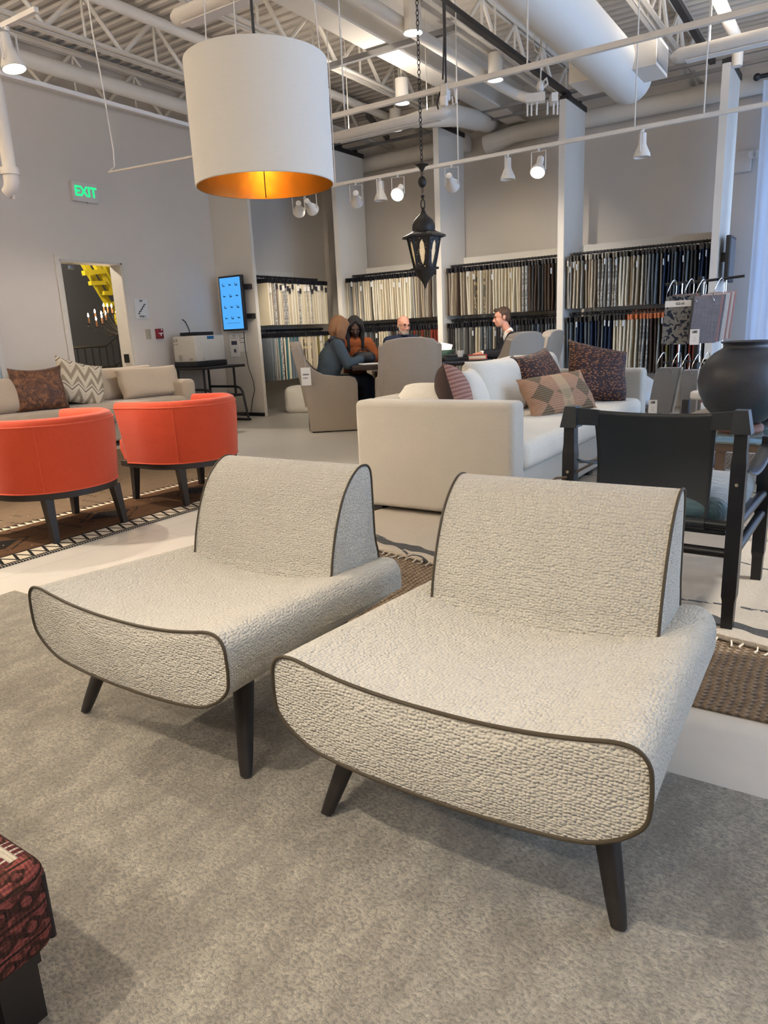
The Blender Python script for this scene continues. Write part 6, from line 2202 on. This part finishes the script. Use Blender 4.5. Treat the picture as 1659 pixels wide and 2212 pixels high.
part('output_tray', MB().bb((0.08, 0.08, 0.400), (0.36, 0.42, 0.452)), bkp, t, False)
part('front_door', MB().rbox((0.444, 0.28, 0.21), (0.012, 0.40, 0.27), 0.005), pm_, t)
part('sticker', MB().bb((0.4415, 0.22, 0.355), (0.4435, 0.34, 0.395)), plain('blue_sticker', (0.015, 0.13, 0.33), 0.5), t, False)
vn = MB()
for x0 in (0.10, 0.30):
    for k in range(5):
        vn.bb((x0 + k * 0.014, 0.0035, 0.085), (x0 + k * 0.014 + 0.006, 0.0052, 0.16 if x0 < 0.2 else 0.115))
part('vent_slots', vn, plain('slot_grey', (0.16, 0.15, 0.13), 0.7), t, False)
part('icon_print', MB().bb((0.03, 0.0035, 0.33), (0.045, 0.005, 0.37)).bb((0.07, 0.0035, 0.33), (0.078, 0.005, 0.36)).bb((0.09, 0.0035, 0.33), (0.098, 0.005, 0.36)).bb((0.07, 0.0035, 0.36), (0.098, 0.005, 0.37)).bb((0.025, 0.0035, 0.295), (0.05, 0.005, 0.305)).bb((0.07, 0.0035, 0.295), (0.1, 0.005, 0.305)), plain('slot_grey', (0.16, 0.15, 0.13), 0.7), t, False)
part('lock_button', MB().cyl((0.45, 0.12, 0.10), (0.453, 0.12, 0.10), 0.006, n=10), INK, t)
# screen on the wing wall
YS = 7.62
p = [ony(*q_, YS) for q_ in ((470, 598), (519, 593), (530, 712), (483, 717))]
xs0, xs1 = (p[0].x + p[3].x) / 2, (p[1].x + p[2].x) / 2
zs0, zs1 = (p[2].z + p[3].z) / 2, (p[0].z + p[1].z) / 2
cx, cz, sw, shh = (xs0 + xs1) / 2, (zs0 + zs1) / 2, xs1 - xs0, zs1 - zs0
t = thing('display_screen', 'tall bright blue touch screen on the wing wall', 'screen', (cx, YS, cz))
part('case', MB().rbox((0, 0.03, 0), (sw, 0.06, shh), 0.006), plain('screen_case', (0.02, 0.02, 0.024), 0.3), t)
part('mount', MB().bb((-0.06, 0.06, 0.18), (0.28, 0.149, 0.25)), BLACK_MET, t, False)
part('mount', MB().bb((-0.06, 0.06, -0.22), (0.30, 0.149, -0.15)), BLACK_MET, t, False)
part('display', MB().bb((-sw / 2 + 0.022, -0.003, -shh / 2 + 0.025), (sw / 2 - 0.022, -0.0005, shh / 2 - 0.025)), glow('blue_screen', (0.085, 0.44, 1.0), 0.50, (0.01, 0.02, 0.04)), t, False)
ic = MB()
for r in range(4):
    for k in range(3):
        x, z = (-0.28 + 0.28 * k) * sw, (0.34 - 0.20 * r) * shh
        h = 0.012 if (r + k) % 2 else 0.02
        ic.bb((x - 0.022, -0.0045, z - h), (x + 0.022, -0.0035, z - h + 0.012))
        ic.bb((x - 0.022, -0.0045, z - h), (x - 0.012, -0.0035, z + h))
        if (r * 3 + k) % 3: ic.bb((x + 0.012, -0.0045, z - h), (x + 0.02, -0.0035, z + h * 0.4))
ic.bb((-0.12, -0.0045, -0.36 * shh), (0.12, -0.0035, -0.355 * shh))
part('icons', ic, plain('screen_icon', (0.015, 0.05, 0.14), 0.5), t, False)
# papers taped under the screen
pp_ = ony(507, 722, 7.75)
t = thing('posted_paper', 'white notice sheet taped below the blue screen, right of the longer one', 'paper', (pp_.x + 0.10, 7.768, pp_.z - 0.11))
part('sheet', MB().bb((-0.10, -0.004, -0.14), (0.10, -0.001, 0.12)), PAPER, t, False)
part('print', MB().bb((-0.03, -0.0055, 0.075), (0.0, -0.0042, 0.085)).bb((-0.03, -0.0055, 0.045), (0.08, -0.0042, 0.055)).bb((-0.03, -0.0055, 0.015), (0.0, -0.0042, 0.025)).bb((-0.03, -0.0055, -0.015), (0.07, -0.0042, -0.005)), plain('grey_print', (0.2, 0.2, 0.2), 0.7), t, False)
t = thing('posted_paper', 'longer notice sheet with a dark picture below the blue screen', 'paper', (pp_.x - 0.03, 7.762, pp_.z - 0.15))
part('sheet', MB().bb((-0.09, -0.004, -0.17), (0.09, -0.001, 0.16)), PAPER, t, False)
part('picture', MB().bb((-0.06, -0.0055, 0.0), (0.05, -0.0042, 0.055)).bb((-0.02, -0.0055, -0.11), (0.02, -0.0042, -0.06)), plain('dark_picture', (0.05, 0.05, 0.09), 0.6), t, False)
part('heading', MB().bb((-0.01, -0.0055, 0.12), (0.015, -0.0042, 0.135)).bb((-0.06, -0.0055, 0.095), (0.05, -0.0042, 0.10)), plain('grey_print', (0.2, 0.2, 0.2), 0.7), t, False)
o = ony(530, 755, 7.74)
single('power_cord', MB().tube([(0, 0, 0.25), (0.0, 0, 0), (0.03, 0, -0.25), (0.10, 0, -0.45), (0.11, 0, -0.58), (0.05, 0, -0.72), (0.0, 0, -0.90), (-0.02, 0, -o.z + 0.008)], 0.006, 6), BLACK_MET, 'thin black power cord looping down the wing wall', 'cord', o)
o = onx(394, 690, XL + 0.02)
single('power_cord', MB().tube([(0, 0, 0), (0.0, 0.05, -0.03), (0.01, 0.09, -0.13), (0.02, 0.10, -0.30)], 0.006, 6), BLACK_MET, 'short black cord on the wall above the printer', 'cord', o)
